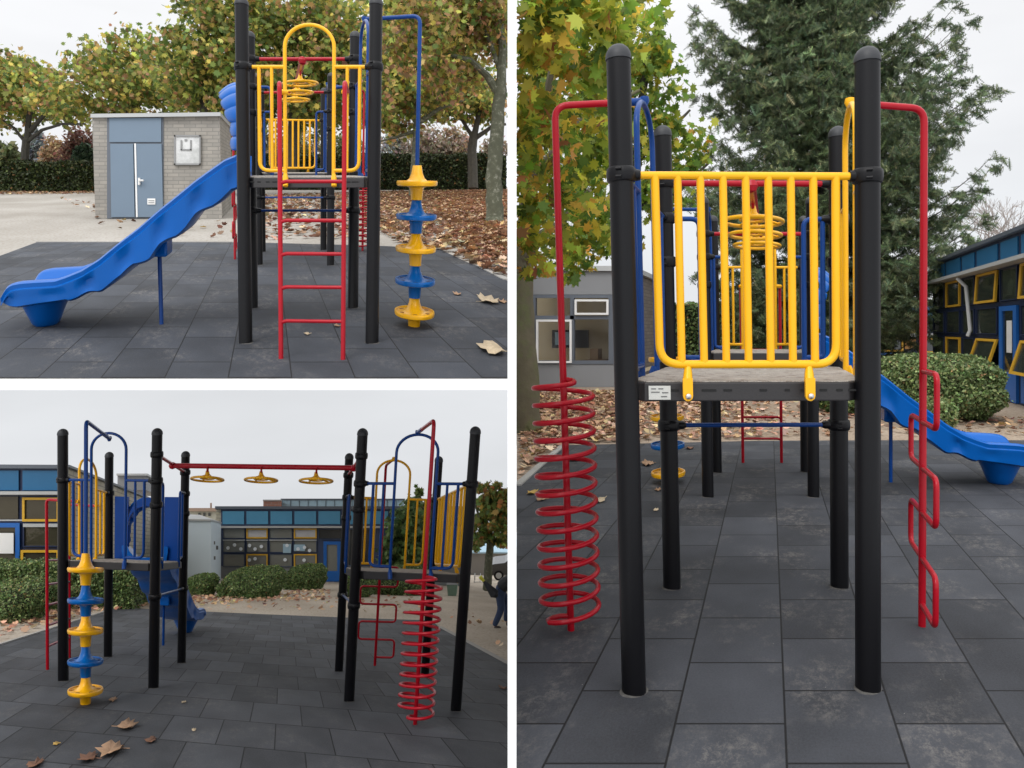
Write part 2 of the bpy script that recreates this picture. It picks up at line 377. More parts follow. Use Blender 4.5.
def arch_barrier(S,ha,col,root,tr=TR,foot=True,lab=None,ends=(.05,.95)):
    t0,t1=.31,.68; m=MB(); o=m
    hs=ha-.17; pts=[S.p(t0,1.25),S.p(t0,1.6),S.p(t0,hs)]
    for k in range(1,16):
        th=math.pi*k/16; pts.append(S.p((t0+t1)/2-(t1-t0)/2*math.cos(th),hs+(ha-hs)*math.sin(th)))
    pts+=[S.p(t1,hs),S.p(t1,1.6),S.p(t1,1.25)]
    m.tube(pts,tr,10)
    for (ta,tb,to,tm) in ((t0,ends[0],.115,.21),(t1,ends[1],.875,.78)):
        m.tube([S.p(ta,2.13),S.p(tb,2.13)],tr,10)
        m.tube(fillet([S.p(to,2.13),S.p(to,1.33),S.p(ta,1.33)],.075),tr,10)
        m.tube([S.p(tm,2.13),S.p(tm,1.33)],tr*.9,8)
    b=m.build('arch_railing',col,root)
    if foot:
        for t in (t0,t1):
            f=MB(); f.tube([S.p(t,1.30,.012),S.p(t,1.27,.02),S.p(t,1.21,.03)],[.016,.022,.02],8)
            ff=f.build('foot_bracket',col,b)
    return b
def panel9(S,col,root):
    m=MB(); tr=TR*1.12
    m.tube([S.p(.06,2.13),S.p(.95,2.13)],tr,12)
    m.tube(fillet([S.p(.135,2.13),S.p(.14,1.35),S.p(.87,1.35),S.p(.87,2.13)],.085,8),tr*1.08,12)
    for i in range(1,8):
        t=.135+.735*i/8; m.tube([S.p(t,2.13),S.p(t+.003,1.35)],tr,12)
    b=m.build('bar_railing',col,root)
    for t in (.255,.755):
        f=MB(); a0,a1,a2=S.p(t,1.345,.0),S.p(t,1.28,.022),S.p(t,1.215,.026)
        f.tube([a0,(a0+a1)/2,a1],[.013,.018,.021],10)
        w=(S.p(t+.02,1.2,.024)-S.p(t-.02,1.2,.024))/2; dn=Vector((0,-.012,0))
        c0,c1=S.p(t,1.295,.030),S.p(t,1.222,.030)
        ring=[c0-w,c0+w]+[c1+w*math.cos(q)+Vector((0,0,-w.length*math.sin(q))) for q in (0,.6,1.2,math.pi/2,1.94,2.54,math.pi)]
        f.prism(ring,dn); fb=f.build('foot_bracket',col,b)
        k=MB(); cc=c1+dn*1.2; k.tube([cc,cc+Vector((0,-.008,0)),cc+Vector((0,-.013,0))],[.012,.011,.004],12); k.build('bolt',STEEL,b)
    return b
def half_barriers(S,col,root):
    for a,sg in ((0,1),(1,-1)):
        m=MB(); q=lambda t,h: S.p(a+sg*t,h)
        m.tube(fillet([q(.05,2.13),q(.20,2.13),q(.20,1.30),q(.115,1.33)],.05),TR,10)
        m.tube(fillet([q(.09,2.13),q(.09,1.33),q(.20,1.33)],.03),TR,10)
        m.tube([q(.20,1.33),q(.20,1.22)],TR*1.1,8)
        m.build('side_railing',col,root)
def deck(T,root,sticker=False):
    c=.075; poly=[(c,0),(1-c,0),(1,c),(1,1-c),(1-c,1),(c,1),(0,1-c),(0,c)]
    m=MB(); m.prism([T.p(u,v,1.275) for u,v in poly],(0,0,-.078)); d=m.build('platform',FAS,root,smooth=False,bevel=.006)
    t=MB(); ins=[(.5+(u-.5)*.985,.5+(v-.5)*.985) for u,v in poly]
    t.prism([T.p(u,v,1.2795) for u,v in ins],(0,0,-.0035)); t.build('platform_top',DECK,d,smooth=False)
    # black strips on the outward edge, slot shade put into their colour
    s=MB()
    for u0,w in ((.12,.05),(.18,.035),(.31,.06),(.40,.035),(.55,.03),(.655,.02),(.72,.06),(.80,.03),(.87,.025),(.92,.04)):
        q=[T.p(u0,0,1.247),T.p(u0+w,0,1.247),T.p(u0+w,0,1.238),T.p(u0,0,1.238)]
        s.prism([p+Vector((0,-.0025,0)) for p in q],(0,.002,0))
    if T.c[0][1]<T.c[2][1]: s.build('painted_edge_slots',SLOT,d,smooth=False)
    return d
def pole_climber_pipe(S,base,htop,col,root,site,joint_h,r=.0175,jc=None):
    """pipe from the arch top outwards and down to the ground"""
    a,b=site.g(*base); j=S.p(.5,joint_h); top=site.w(a,b,htop)
    j2=j.lerp(top,.28)
    m=MB(); m.tube(fillet([j2,top,site.w(a,b,-.02)],.07,6),r,12); o=m.build('climbing_pole',col,root)
    m=MB(); m.tube([j,j2],r*1.12,12); m.tube([j+Vector((0,0,-.03)),j,j+Vector((0,0,.022))],[.012,.026,.022],10); m.build('pole_joint',jc or col,o)
    return o
DISC=[(.034,.150),(.036,.148),(.046,.085),(.062,.045),(.090,.020),(.145,.012),(.150,.024),(.161,.024),(.165,.010),(.160,-.012),(.150,-.018),(.085,-.022),(.060,-.030),(.052,-.05),(.047,-.13),(.040,-.132)]
def disc_climber(site,base,hs,root,pole,st,sc=1.0):
    a,b=site.g(*base)
    for i,h in enumerate(hs):
        col=YEL if i%2==0 else BLU2
        m=MB(); c=site.w(a,b,h)
        k=(hs[0]-hs[1])/.272
        lean=(site.w(a,b,h+.5)-site.w(a,b,h)).x/.5
        m.slathe(site,a,b,h,[(r*sc,z*k) for r,z in DISC],32,st)
        d=m.build('climbing_disc',col,root)
        # dark discs round the plate, finger-hole shade put into their colour
        for j in range(6):
            t=j*math.pi/3+.3; q=MB()
            q.slathe(site,a+.118*sc*math.cos(t),b+.118*sc*math.sin(t)*st,h+.0150*k,[(.001,-.001),(.019,-.001),(.019,.0035),(.001,.0035)],10,st*.8)
            q.build('painted_finger_hole',DKH[i%2],d)
    m=MB(); c=site.w(a,b,hs[-1]-.13*k); m.slathe(site,a,b,hs[-1]-.13*k,[(.018,-.04),(.036,-.035),(.042,.0),(.042,.01)],20,st)
    m.build('lower_cup',YEL,root)
BLU2=mat('bright_blue_plastic',(.001,.10,.36),.33,.08,8,.04,120,coat=.15,spec=.15)
GRIT=mat('grit_ring',(.075,.072,.068),.95,.7,60,.4,150)
DKH=[mat('hole_shade_yellow',(.30,.12,.006),.6),mat('hole_shade_blue',(.006,.03,.13),.6)]
def slide(T,root,K=1.0):
    TOP=[(-.02,1.46),(.065,1.46),(.16,1.42),(.28,1.334),(.40,1.245),(.49,1.17),(.686,1.01),(.847,.87),(1.03,.73),(1.17,.616),(1.315,.527),(1.436,.478),(1.53,.446),(1.68,.438),(1.80,.43),(1.88,.415),(1.93,.38),(1.965,.31)]
    BOT=[(-.02,1.20),(.05,1.19),(.12,1.15),(.266,1.035),(.34,.99),(.40,.955),(.484,.858),(.56,.79),(.613,.76),(.70,.70),(.78,.60),(.85,.575),(.91,.55),(1.01,.454),(1.06,.43),(1.11,.398),(1.186,.333),(1.275,.317),(1.37,.285),(1.48,.26),(1.70,.23),(1.856,.204),(1.93,.21),(1.975,.25)]
    tx,tz=zip(*TOP); bx,bz=zip(*BOT)
    n=76; ss=np.linspace(-.02,1.97,n); W=.97
    v0,v1=.22,.77; m=MB(); rings=[]
    for i,s_ in enumerate(ss):
        top=interp(s_,tx,tz); bot=interp(s_,bx,bz)
        wv=math.sin(s_*2*math.pi/.30); wob=.012*wv*(1 if .1<s_<1.45 else .0); dn=.018*max(0,wv)*(1 if .1<s_<1.5 else .3)
        bed=min(top-.05,max(bot+.05,top-.15)); u=1+s_*K/W
        e=max(0,(s_-1.80)/.17)
        cs=[(v0+.035,bot+wob),(v0-.005,bot+.02+wob),(v0-.012+dn,bot+(top-bot)*.25+wob),(v0-.02+dn,bot+(top-bot)*.5+wob),(v0-.032+dn*.2,top-.075),(v0-.034,top-.06),(v0-.026,top-.05),(v0-.035,top-.015),(v0-.015,top),(v0+.03,top-.002),(v0+.055,top-.025),(v0+.075,(top+bed)/2),(v0+.13,bed+.012),((v0+v1)/2,bed)]
        cs+= [(v0+v1-v,z) for v,z in reversed(cs[:-1])]
        rings.append([T.p(u,v,z) for v,z in cs])
    k=len(rings[0]); vs=[p for r in rings for p in r]; fs=[]
    for i in range(n-1):
        for j in range(k): fs.append((i*k+j,i*k+(j+1)%k,(i+1)*k+(j+1)%k,(i+1)*k+j))
    fs+=[tuple(range(k)),tuple((n-1)*k+j for j in range(k-1,-1,-1))]
    m.add(vs,fs); sl=m.build('slide',SLD,root)
    # raised wave ribs moulded along both flanks
    f=MB(); rings=[]
    for h,us,vw in ((-.0,.10,.10),(.02,.125,.12),(.08,.15,.15),(.16,.185,.19),(.26,.25,.24),(.30,.30,.25)):
        rings.append([T.p(1+(1.755+us*.9*math.cos(q))*K/W,.49+vw*math.sin(q),h) for q in [2*math.pi*j/20 for j in range(20)]])
    vs=[p for r in rings for p in r]; k=20
    f.add(vs,[(i*k+j,i*k+(j+1)%k,(i+1)*k+(j+1)%k,(i+1)*k+j) for i in range(5) for j in range(k)]+[tuple(range(k))])
    f.build('slide_foot',SLD,sl)
    q=MB(); u=1+.755*K/W; q.tube([T.p(u,.47,.72),T.p(u+.0,.47,-.02)],.017,12); q.build('support_pole',BLU,sl)
    q=MB(); c=[T.p(u-.09,.36,.60),T.p(u+.09,.36,.60),T.p(u+.09,.58,.60),T.p(u-.09,.58,.60)]; q.prism(c,(0,0,.14)); q.build('mounting_block',SLD,sl,bevel=.02)
    # entrance panel with arched opening
    e=MB()
    for a0,a1 in ((.08,.26),(.74,.92)):
        c=[T.p(1.0,a0,1.285),T.p(1.0,a1,1.285),T.p(1.0,a1,2.09),T.p(1.0,a0,2.09)]
        off=T.p(1.04,.5,1.5)-T.p(1.0,.5,1.5); e.prism(c,off)
    arc=[(.5-.24*math.cos(math.pi*i/14),1.72+.25*math.sin(math.pi*i/14)) for i in range(15)]
    arc2=[(.5-.245*math.cos(math.pi*i/14),1.72+.36*math.sin(math.pi*i/14)) for i in range(15)]
    off=T.p(1.04,.5,1.5)-T.p(1.0,.5,1.5)
    for i in range(14):
        c=[T.p(1,*arc[i]),T.p(1,*arc[i+1]),T.p(1,*arc2[i+1]),T.p(1,*arc2[i])]; e.prism(c,off)
    for vv in (.255,.745):
        e.tube([T.p(1.015,vv,1.30),T.p(1.015,vv,1.72)],.018,8)
    e.build('entrance_panel',PAN,root,smooth=False)
    hd=MB(); nt_,ns=132,10; vs=[]
    for i in range(nt_+1):
        th=-.22*math.pi+1.44*math.pi*i/nt_; bul=abs(math.sin((th+.22*math.pi)*12/1.44))**.55; sn=max(0,math.sin(th))
        tc_=min(math.pi,max(0,th)); low=th if th<0 else (math.pi-th if th>math.pi else 0)
        for j in range(ns+1):
            t=j/ns; out=.03+t*(.07+.11*sn**.8); r=1.08-.22*t*t+.06*bul*math.sin(math.pi*min(1,.15+t*.85))
            vs.append(T.p(1+(out+.022*bul*t)/W, .5-.30*r*math.cos(tc_),1.70+.35*r*math.sin(tc_)+.30*low))
    fs=[(i*(ns+1)+j,i*(ns+1)+j+1,(i+1)*(ns+1)+j+1,(i+1)*(ns+1)+j) for i in range(nt_) for j in range(ns)]
    hd.add(vs,fs); h=hd.build('slide_hood',SLD,root)
    md=h.modifiers.new('thick','SOLIDIFY'); md.thickness=.02
def wheel(site,a,b,h,r,root,hang_h):
    m=MB(); st=site.st
    ring=lambda R,z,n=32:[site.w(a+R*math.cos(2*math.pi*k/n),b+R*st*math.sin(2*math.pi*k/n),h+z) for k in range(n)]
    m.tube(ring(r,0),.0135,9,True); m.tube(ring(r*.42,.012,20),.010,8,True)
    for k in range(4):
        t=math.pi*k/2+.5; m.tube([site.w(a,b,h+.05),site.w(a+r*.45*math.cos(t),b+r*.45*st*math.sin(t),h+.022),site.w(a+r*math.cos(t),b+r*st*math.sin(t),h)],.009,8)
    m.lathe(site.w(a,b,h),[(.05,.02),(.045,.035),(.025,.06),(.016,.10),(.01,.10)],16,1)
    w=m.build('grip_wheel',YEL,root)
    q=MB(); q.tube([site.w(a-.0,b-.045,hang_h),site.w(a,b-.012,h+.085)],.010,8); q.tube([site.w(a,b+.045,hang_h),site.w(a,b+.012,h+.085)],.010,8); q.build('hanger',RED,w)

def climbing_frame(site,A,B,label,disc_base,spiral_base,wavy_base,ladder_px,post_h=2.67,opts={}):
    TA=Tower(site,*A); TB=Tower(site,*B)
    xh=opts.get('bar_h',2.40)
    root=thing('climbing_frame',site.w(*((TA.ab(.5,.5)+TB.ab(.5,.5))/2),0),label,'climbing frame','climbing frames with slides')
    for T in (TA,TB):
        for u in (0,1):
            post(T,u,0,root,post_h,((2.13,1),))
            post(T,u,1,root,post_h,((xh,1),(2.13,1),(1.88,1),(.94,1)))
        deck(T,root)
        S=Side(T,'in')
        m=MB(); m.tube([S.p(.03,.94),S.p(.97,.94)],.013,10); m.build('lower_crossbar',BLU,root)
        m=MB(); m.tube([S.p(.03,xh),S.p(.97,xh)],.018,12); m.build('upper_crossbar',RED,root)
        for t,s_ in ((.0,1),(1,-1)):
            for h in (xh,2.13,.94): m=MB(); m.tube([S.p(t+s_*.04,h),S.p(t+s_*.085,h),S.p(t+s_*.10,h)],[.026,.024,.016],10); m.build('crossbar_socket',BLK,root)
        half_barriers(S,BLU,root)
        for k in ('u0','u1','end'):
            if T is TA and k=='u1': continue
            S2=Side(T,k)
            for t,s_ in ((.0,1),(1,-1)): m=MB(); m.tube([S2.p(t+s_*.04,2.13),S2.p(t+s_*.075,2.13)],[.028,.022],10); m.build('railing_socket',BLK,root)
    # overhead bar and wheels
    SA,SB=TA.ab(.5,1),TB.ab(.5,1)
    m=MB(); p0,p1=site.w(*SA,xh-.015),site.w(*SB,xh-.015); m.tube([p0,p1],.029,14)
    for p in (p0,p1): m.lathe(p,[(.003,-.042),(.03,-.03),(.042,0),(.03,.03),(.003,.042)],14)
    m.build('overhead_bar',RED,root)
    for f in opts.get('wheels',(.20,.5,.80)):
        ab=SA*(1-f)+SB*f; wheel(site,ab[0],ab[1],opts.get('wheel_h',2.235),opts.get('wheel_r',.175),root,xh-.025)
    # tower A
    arch_barrier(Side(TA,'end'),2.455,YEL,root)
    arch_barrier(Side(TA,'u0'),2.62,BLU,root)
    slide(TA,root,opts.get('slide_k',1.0))
    pa=pole_climber_pipe(Side(TA,'u0'),disc_base,opts.get('pole_h',2.65),BLU,root,site,opts.get('pole_h',2.65)-.01)
    disc_climber(site,disc_base,opts.get('disc_h',(1.215,.93,.655,.38,.11)),root,pa,site.st,opts.get('disc_s',1.0))
    # ladder
    (x0,y0),(x1,y1)=ladder_px; a0,b0=site.g(x0,y0); a1,b1=site.g(x1,y1)
    SE=Side(TA,'end'); m=MB()
    L0=lambda h:site.w(a0,b0,h); L1=lambda h:site.w(a1,b1,h)
    hk=opts.get('ladder_top',1.955)
    for Lf,t in ((L0,opts.get('lt',(.285,.74))[0]),(L1,opts.get('lt',(.285,.74))[1])):
        m.tube(fillet([Lf(-.02),Lf(hk),SE.p(t,hk-.02,.02)],.05),.0165,12)
    la=m.build('ladder',RED,root)
    for h in (.27,.51,.745,.98,1.255):
        r=MB(); p0,p1=L0(h),L1(h); r.tube([p0,p0*.1+p1*.9,p1+Vector((0,0,-.012))],.0135,10); r.build('rung',RED,la)
    m=MB()
    for t in opts.get('lt',(.285,.74)): m.tube([SE.p(t,hk-.02,.02),SE.p(t+(.03 if t<.5 else -.06),hk-.02,0)],.02,8)
    m.build('ladder_bracket',YEL,root)
    # tower B
    panel9(Side(TB,'end'),YEL,root)
    arch_barrier(Side(TB,'u0'),2.60,BLU,root)
    arch_barrier(Side(TB,'u1'),2.60,YEL,root)
    pp=pole_climber_pipe(Side(TB,'u0'),spiral_base,2.60,RED,root,site,2.62,jc=BLU)
    a,b=site.g(*spiral_base); m=MB(); n0=opts.get('spiral',(.075,1.265)); turns=13.5; pts=[]
    sr=opts.get('spiral_r',.145); ss=opts.get('spiral_st',1.0)
    N=int(turns*24)
    for i in range(N+1):
        t=i/N; th=math.pi+2*math.pi*turns*t; h=n0[0]+(n0[1]-n0[0])*t
        rr=sr*min(1,.12+i/4,.12+(N-i)/5)
        pts.append(site.w(a+rr*math.cos(th),b+rr*ss*math.sin(th),h))
    m.tube(pts,.0125,9); m.build('spiral_climber',RED,pp)
    pw=pole_climber_pipe(Side(TB,'u1'),wavy_base,2.60,RED,root,site,2.62,jc=YEL)
    aw,bw=site.g(*wavy_base); cb=TB.ab(1,.5); 
    dr=(TB.ab(1,0)-TB.ab(1,1)); dr=dr/np.linalg.norm(dr/np.array([1,site.st])); k=.235
    m=MB(); seq=[]
    lv=[1.285,1.03,.80,.575,.345,.115]
    for i in range(len(lv)-1):
        sg=1 if i%2==0 else -1
        seq+=[(0,lv[i]),(sg*k,lv[i]),(sg*k,lv[i+1])]
    seq.append((0,lv[-1]))
    m.tube(fillet([site.w(aw+d*dr[0],bw+d*dr[1],h) for d,h in seq],.05,5),.0135,10)
    m.build('zigzag_climber',RED,pw)
    return root,TA,TB

rootU,UA,UB=climbing_frame(UP,
    ((372,343),(245.7,343),(353,308),(252.5,308)), ((323.5,250),(262.5,252),(330.5,265.5),(259,265)),
    'climbing frame seen from its red ladder end, slide running down to the left',
    (414,326),(362.5,251),(235,259.5),((343,360),(281,359)),opts=dict(lt=(.21,.72)))
rootL,LA,LB=climbing_frame(LO,
    ((63.3,681),(108,657),(153.5,688),(181.5,663)), ((455.7,711),(425,674),(349,701.5),(338.8,671.5)),
    'climbing frame seen side on, red overhead bar with three wheels joining both towers',
    (85.5,704),(415,725),(374.8,666),((47.5,670),(69.5,658)),opts=dict(slide_k=1.05,pole_h=2.575,disc_s=.92,spiral_st=1.4,disc_h=(1.215,.935,.66,.38,.115)))
rootR,RA,RB=climbing_frame(LV,
    ((717,472.5),(805.5,472),(708,497),(813.5,497)), ((634,692),(868,689),(672,588),(839.5,587)),
    'large climbing frame seen from its yellow railing end, red spiral left, conifer behind',
    (668.5,483),(571,631),(922,627),((743,463),(781.5,463)),opts=dict(bar_h=2.335,wheel_r=.185,spiral_r=.138,wheel_h=2.18,slide_k=1.10,spiral=(.075,1.245),disc_h=(1.19,.905,.63,.36,.09)))
# maker's plate on the near platform of the level yard
pl=MB(); q=[RB.p(.09,0,1.262),RB.p(.18,0,1.262),RB.p(.18,0,1.205),RB.p(.09,0,1.205)]
pl.prism([p+Vector((0,-.0065,0)) for p in q],(0,.004,0)); plo=pl.build('maker_plate',STK,rootR,smooth=False)
pk=MB()
for (u0,u1,h) in ((.10,.12,1.252),(.13,.15,1.252),(.10,.135,1.238),(.145,.17,1.236),(.14,.165,1.220)):
    q=[RB.p(u0,0,h),RB.p(u1,0,h),RB.p(u1,0,h-.004),RB.p(u0,0,h-.004)]; pk.prism([p+Vector((0,-.0085,0)) for p in q],(0,.0015,0))
pk.build('plate_print',INK,plo,smooth=False)

# ------------------------------------------------------------------ grounds
def sheet(name, site, pts, z, m, uvf, thick=None):
    """pts in (a,b) on a site"""
    mb=MB(); mb.add([site.w(a,b,0)+Vector((0,0,z)) for a,b in pts],[tuple(range(len(pts)))])
    # leave lean out: height 0 has none
    o=mb.build(name,m,None,smooth=False)
    me=o.data; uv=me.uv_layers.new(name='UVMap')
    for lp in me.loops:
        p=me.vertices[lp.vertex_index].co; b=p.y; a=p.x-b*(site.vx-CX)/F
        uv.data[lp.index].uv=uvf(a,b)
    return tag(o,kind='structure')
def edge(site,x,b): return ((x-site.vx)*b/F,b)
XL,XR=507.6,516.6
bn=F*1.35/(378.6-168)
# upper terrace
sheet('upper_paving',UP,[edge(UP,-40,bn),edge(UP,XL,bn),edge(UP,XL,53),edge(UP,-40,53)],0,G_UP,lambda a,b:(a,b/1.875))
rub=[UP.g(-38,266),edge(UP,-38,bn+.001),edge(UP,XL,bn+.001),UP.g(XL,281.2),UP.g(482,268),UP.g(465,261.5),UP.g(439,249),UP.g(380,246),UP.g(250,242.5),UP.g(37,242.3),UP.g(0,256)]
sheet('rubber_tiles_upper',UP,rub,.004,T_UP,lambda a,b:((b-5.206)/.765,(a-.152)/.408))
def kerb(name,site,pts,w,h,m):
    mb=MB()
    for i in range(len(pts)-1):
        p0,p1=site.G(*pts[i]),site.G(*pts[i+1]); d=(p1-p0).cross(Vector((0,0,1))).normalized()*w/2; up=Vector((0,0,h)); lo=Vector((0,0,-.05))
        mb.box8([p0-d+lo,p0+d+lo,p0+d+up,p0-d+up,p1-d+lo,p1+d+lo,p1+d+up,p1-d+up])
    return tag(mb.build(name,m,None,smooth=False),kind='structure')
KB=mat('kerb_concrete',(.36,.35,.33),.9,.15,5,.3,60)
kerb('kerb_upper',UP,[(482.5,267.6),(507,280)],.09,.012,KB)
kerb('kerb_upper_far',UP,[(37,242.2),(236,242.2)],.07,.008,KB)
# white slab under the terrace, and the partition wall
ps=[edge(UP,-40,bn),edge(UP,XL,bn),edge(UP,XL,30),edge(UP,-40,30)]
sl=MB(); top=[UP.w(a,b,0)+Vector((0,0,-.004)) for a,b in ps]; top[0].y-=.01; top[1].y-=.01
sl.prism(top,(0,0,-.068)); tag(sl.build('terrace_slab',WHT,None,smooth=False),kind='structure')
wl=MB(); y0,y1=2.45,12.0
xl=lambda x,y:(x-CX)*y/F
zb,zt=EYE+(CY-780)*y0/F, EYE+(CY+12)*y0/F
wl.box8([(xl(507.7,y0),y0,zb),(xl(516.4,y0),y0,zb),(xl(516.4,y0),y0,zt),(xl(507.7,y0),y0,zt),
         (xl(511.9,y1),y1,-2.6),(xl(512.3,y1),y1,-2.6),(xl(512.3,y1),y1,EYE+(CY+12)*y1/F),(xl(511.9,y1),y1,EYE+(CY+12)*y1/F)])
tag(wl.build('white_partition_wall',WHT,None,smooth=False),'tall white partition wall standing between the left yards and the right yard','wall')
# lower yard
sheet('lower_paving',LO,[edge(LO,-500,3.2),edge(LO,XL+600,3.2),edge(LO,XL+600,260),edge(LO,-500,260)],0,G_LO,lambda a,b:(a,b/1.875))
rub=[LO.g(-300,735),edge(LO,-300,3.4),edge(LO,900,3.4),LO.g(620,719),LO.g(506,663),LO.g(440,627.5),LO.g(431,620.5),LO.g(380,619),LO.g(255,614),LO.g(112,607.3),LO.g(105,612),LO.g(0,645)]
sheet('rubber_tiles_lower',LO,rub,.004,T_LO,lambda a,b:(a/.438-.826,(b+.225*a-5.42)/.82))
kerb('kerb_lower',LO,[(-10,648),(104,612),(112,607)],.07,.02,KB)
kerb('kerb_lower_right',LO,[(440,627),(506,662.5),(600,708)],.08,.012,KB)
# level yard
sheet('level_paving',LV,[edge(LV,XR,1.2),edge(LV,1500,1.2),edge(LV,1130,5),edge(LV,1130,42),edge(LV,XR,42)],0,G_LV,lambda a,b:(a,b/1.25))
rub=[edge(LV,XR,1.25),edge(LV,1500,1.25),LV.g(1500,442),LV.g(1030,440.5),LV.g(880,440.5),LV.g(760,441),LV.g(563,445.5),LV.g(516.6,484.5)]
sheet('rubber_tiles_level',LV,rub,.004,T_LV,lambda a,b:((b-2.576)/.518,(a-.0614)/.416+100))
kerb('kerb_level',LV,[(517.5,486),(563,446)],.07,.02,KB)

# ------------------------------------------------------------------ plants
def hedge_leaves(name,fn,n,size,pal,wts,parent,m=HLEAF,lim=None,jit=.3):
    return leaf_mesh(name,fn(n),NR.uniform(.7,1.3,n)*size,pick(pal,wts,n,jit),m,OVAL,parent,lim=lim)
def box_hedge(site,x0,x1,ytop,ybase,depth,label,pal,wts,n,size,lim=None,cat='hedge',name='hedge',group=None):
    a0,b=site.g(x0,ybase); a1,_=site.g(x1,ybase); 
    if site.roll: b=site.g((x0+x1)/2,ybase)[1]; a0=(x0-site.vx)*b/F; a1=(x1-site.vx)*b/F
    h=site.H-(ytop-site.yh-site.roll*((x0+x1)/2-site.vx))*b/F
    base=site.w((a0+a1)/2,b+depth/2,0)
    root=thing(name,base,label,cat,group)
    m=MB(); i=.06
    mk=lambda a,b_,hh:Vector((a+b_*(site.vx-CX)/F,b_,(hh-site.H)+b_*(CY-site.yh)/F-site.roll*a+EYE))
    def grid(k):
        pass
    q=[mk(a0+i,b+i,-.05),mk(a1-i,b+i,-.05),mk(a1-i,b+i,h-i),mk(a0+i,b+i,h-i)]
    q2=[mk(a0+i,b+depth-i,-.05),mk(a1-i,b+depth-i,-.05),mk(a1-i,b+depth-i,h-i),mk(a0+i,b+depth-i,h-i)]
    m.box8(q+q2); m.build('dark_core',HCORE,root,smooth=False)
    def pts(n):
        k=int(n*.62); A=NR.uniform(a0,a1,n); Bv=np.full(n,b)+NR.normal(0,.05,n)+.0; Hh=NR.uniform(.02,h,n)
        Bv[k:]=NR.uniform(b,b+depth,n-k); Hh[k:]=h+NR.normal(0,.045,n-k)
        e=int(n*.92); s=NR.integers(0,2,n-e); A[e:]=np.where(s==0,a0,a1)+NR.normal(0,.04,n-e); Hh[e:]=NR.uniform(0,h,n-e)
        Hh+=.05*np.sin(A*2.1)+.04*np.sin(A*5.3+1)
        return np.stack([A+Bv*(site.vx-CX)/F,Bv,(Hh-site.H)+Bv*(CY-site.yh)/F-site.roll*A+EYE],1)
    leaf_mesh('foliage',pts(n),NR.uniform(.7,1.3,n)*size,pick(pal,wts,n,.3),HLEAF,OVAL,root,lim=lim)
    return root
def bush(site,x0,x1,ytop,ybase,label,pal,wts,n,size,lim=None,pw=3.0,name='bush',group=None,depth=1.3):
    xm=(x0+x1)/2; a,b=site.g(xm,ybase); ra=(x1-x0)/2*b/F*.92
    h=(ybase-ytop)*b/F*.90; rb=ra*depth if depth<3 else depth; rb=min(rb,2.2)
    b+=rb*.6
    base=site.w(a,b,0); c=base+Vector((0,0,h*.5)); root=thing(name,base,label,'bush',group)
    def surf(n,k=1.0,jit=.028):
        d=NR.normal(size=(n,3)); s=(np.abs(d)**pw).sum(1)**(1/pw); d=d/s[:,None]
        if jit:
            lump=1+.03*np.sin(d[:,0]*9+3)+.03*np.cos(d[:,2]*8+d[:,1]*5); d=d*(lump*(1+NR.normal(0,jit,n)))[:,None]
        return d*np.array([ra,rb,h*.5])*k
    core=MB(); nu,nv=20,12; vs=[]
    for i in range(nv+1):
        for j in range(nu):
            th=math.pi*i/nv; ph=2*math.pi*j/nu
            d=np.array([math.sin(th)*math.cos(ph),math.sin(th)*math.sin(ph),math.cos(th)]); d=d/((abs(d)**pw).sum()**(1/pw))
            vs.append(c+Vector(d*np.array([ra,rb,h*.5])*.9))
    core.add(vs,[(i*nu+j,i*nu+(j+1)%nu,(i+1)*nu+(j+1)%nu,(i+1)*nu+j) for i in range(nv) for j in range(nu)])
    core.build('dark_core',HCORE,root)
    p=surf(n)+np.array(c); leaf_mesh('foliage',p,NR.uniform(.7,1.3,n)*size,pick(pal,wts,n,.3),HLEAF,OVAL,root,lim=lim)
    return root
HG=[(.08,.13,.045),(.13,.195,.065),(.22,.27,.10),(.32,.21,.09)]
box_hedge(UP,-38,103,163,192,2.5,'long clipped dark hedge left of the brick shed',[(.022,.032,.01),(.035,.05,.014),(.055,.07,.02),(.16,.09,.03)],[4,4,2,.3],9000,.17)
box_hedge(UP,240,XL,155,190,2.5,'long clipped dark hedge behind the frame on the leafy right side of the terrace',[(.022,.032,.01),(.035,.05,.014),(.055,.07,.02),(.16,.09,.03)],[4,4,2,.3],14000,.17,lim=(-900,XL))
lo=box_hedge(LO,-70,134,565,606,3.0,'wide green hedge in front of the left blue building and brick wall',HG,[3,4,2,.15],30000,.06)
bush(LO,-30,42,582,622,'low rounded bush at the left edge, in front of the wide hedge',HG,[3,4,3,.5],12600,0.043)
bush(LO,28,70,588,612,'small bush between the left edge bush and the ladder',HG,[3,4,3,.5],7800,0.043)
bush(LO,186,215,575,596,'small clipped bush in front of the pale grey container',HG,[3,4,2,.1],9000,0.060,pw=3.8)
bush(LO,223,282,571,598,'broad clipped bush in the middle, below the first grip wheels',HG,[3,4,2,.1],19500,0.060,pw=3.8)
bush(LO,288,326,566,590,'clipped bush left of the bright blue door',HG,[3,4,2,.1],13500,0.066,pw=3.8)
bush(LO,343,375,570,597,'clipped bush seen between the two front posts of the right tower',HG,[3,4,2,.1],9000,0.060,pw=3.8)
bush(LO,377,432,570,595,'clipped bush seen behind the zigzag climber',HG,[3,4,2,.1],12600,0.060,pw=3.8)
RG=[(.09,.14,.05),(.15,.21,.075),(.25,.30,.13),(.36,.24,.11)]
bush(LV,880,998,350,421,'big rounded bush in front of the blue school wing on the right',RG,[3,4,3,.2],36000,.058,pw=3.0)
bush(LV,915,956,396,431,'small bush behind the red zigzag pole beside the slide',RG,[2,3,4,.5],5000,.065,pw=2.4)
box_hedge(LV,633,905,304,364,2.5,'tall dark shrub row closing the yard behind the conifer',HG,[4,4,2,.3],9000,.16,lim=(-900,9000))
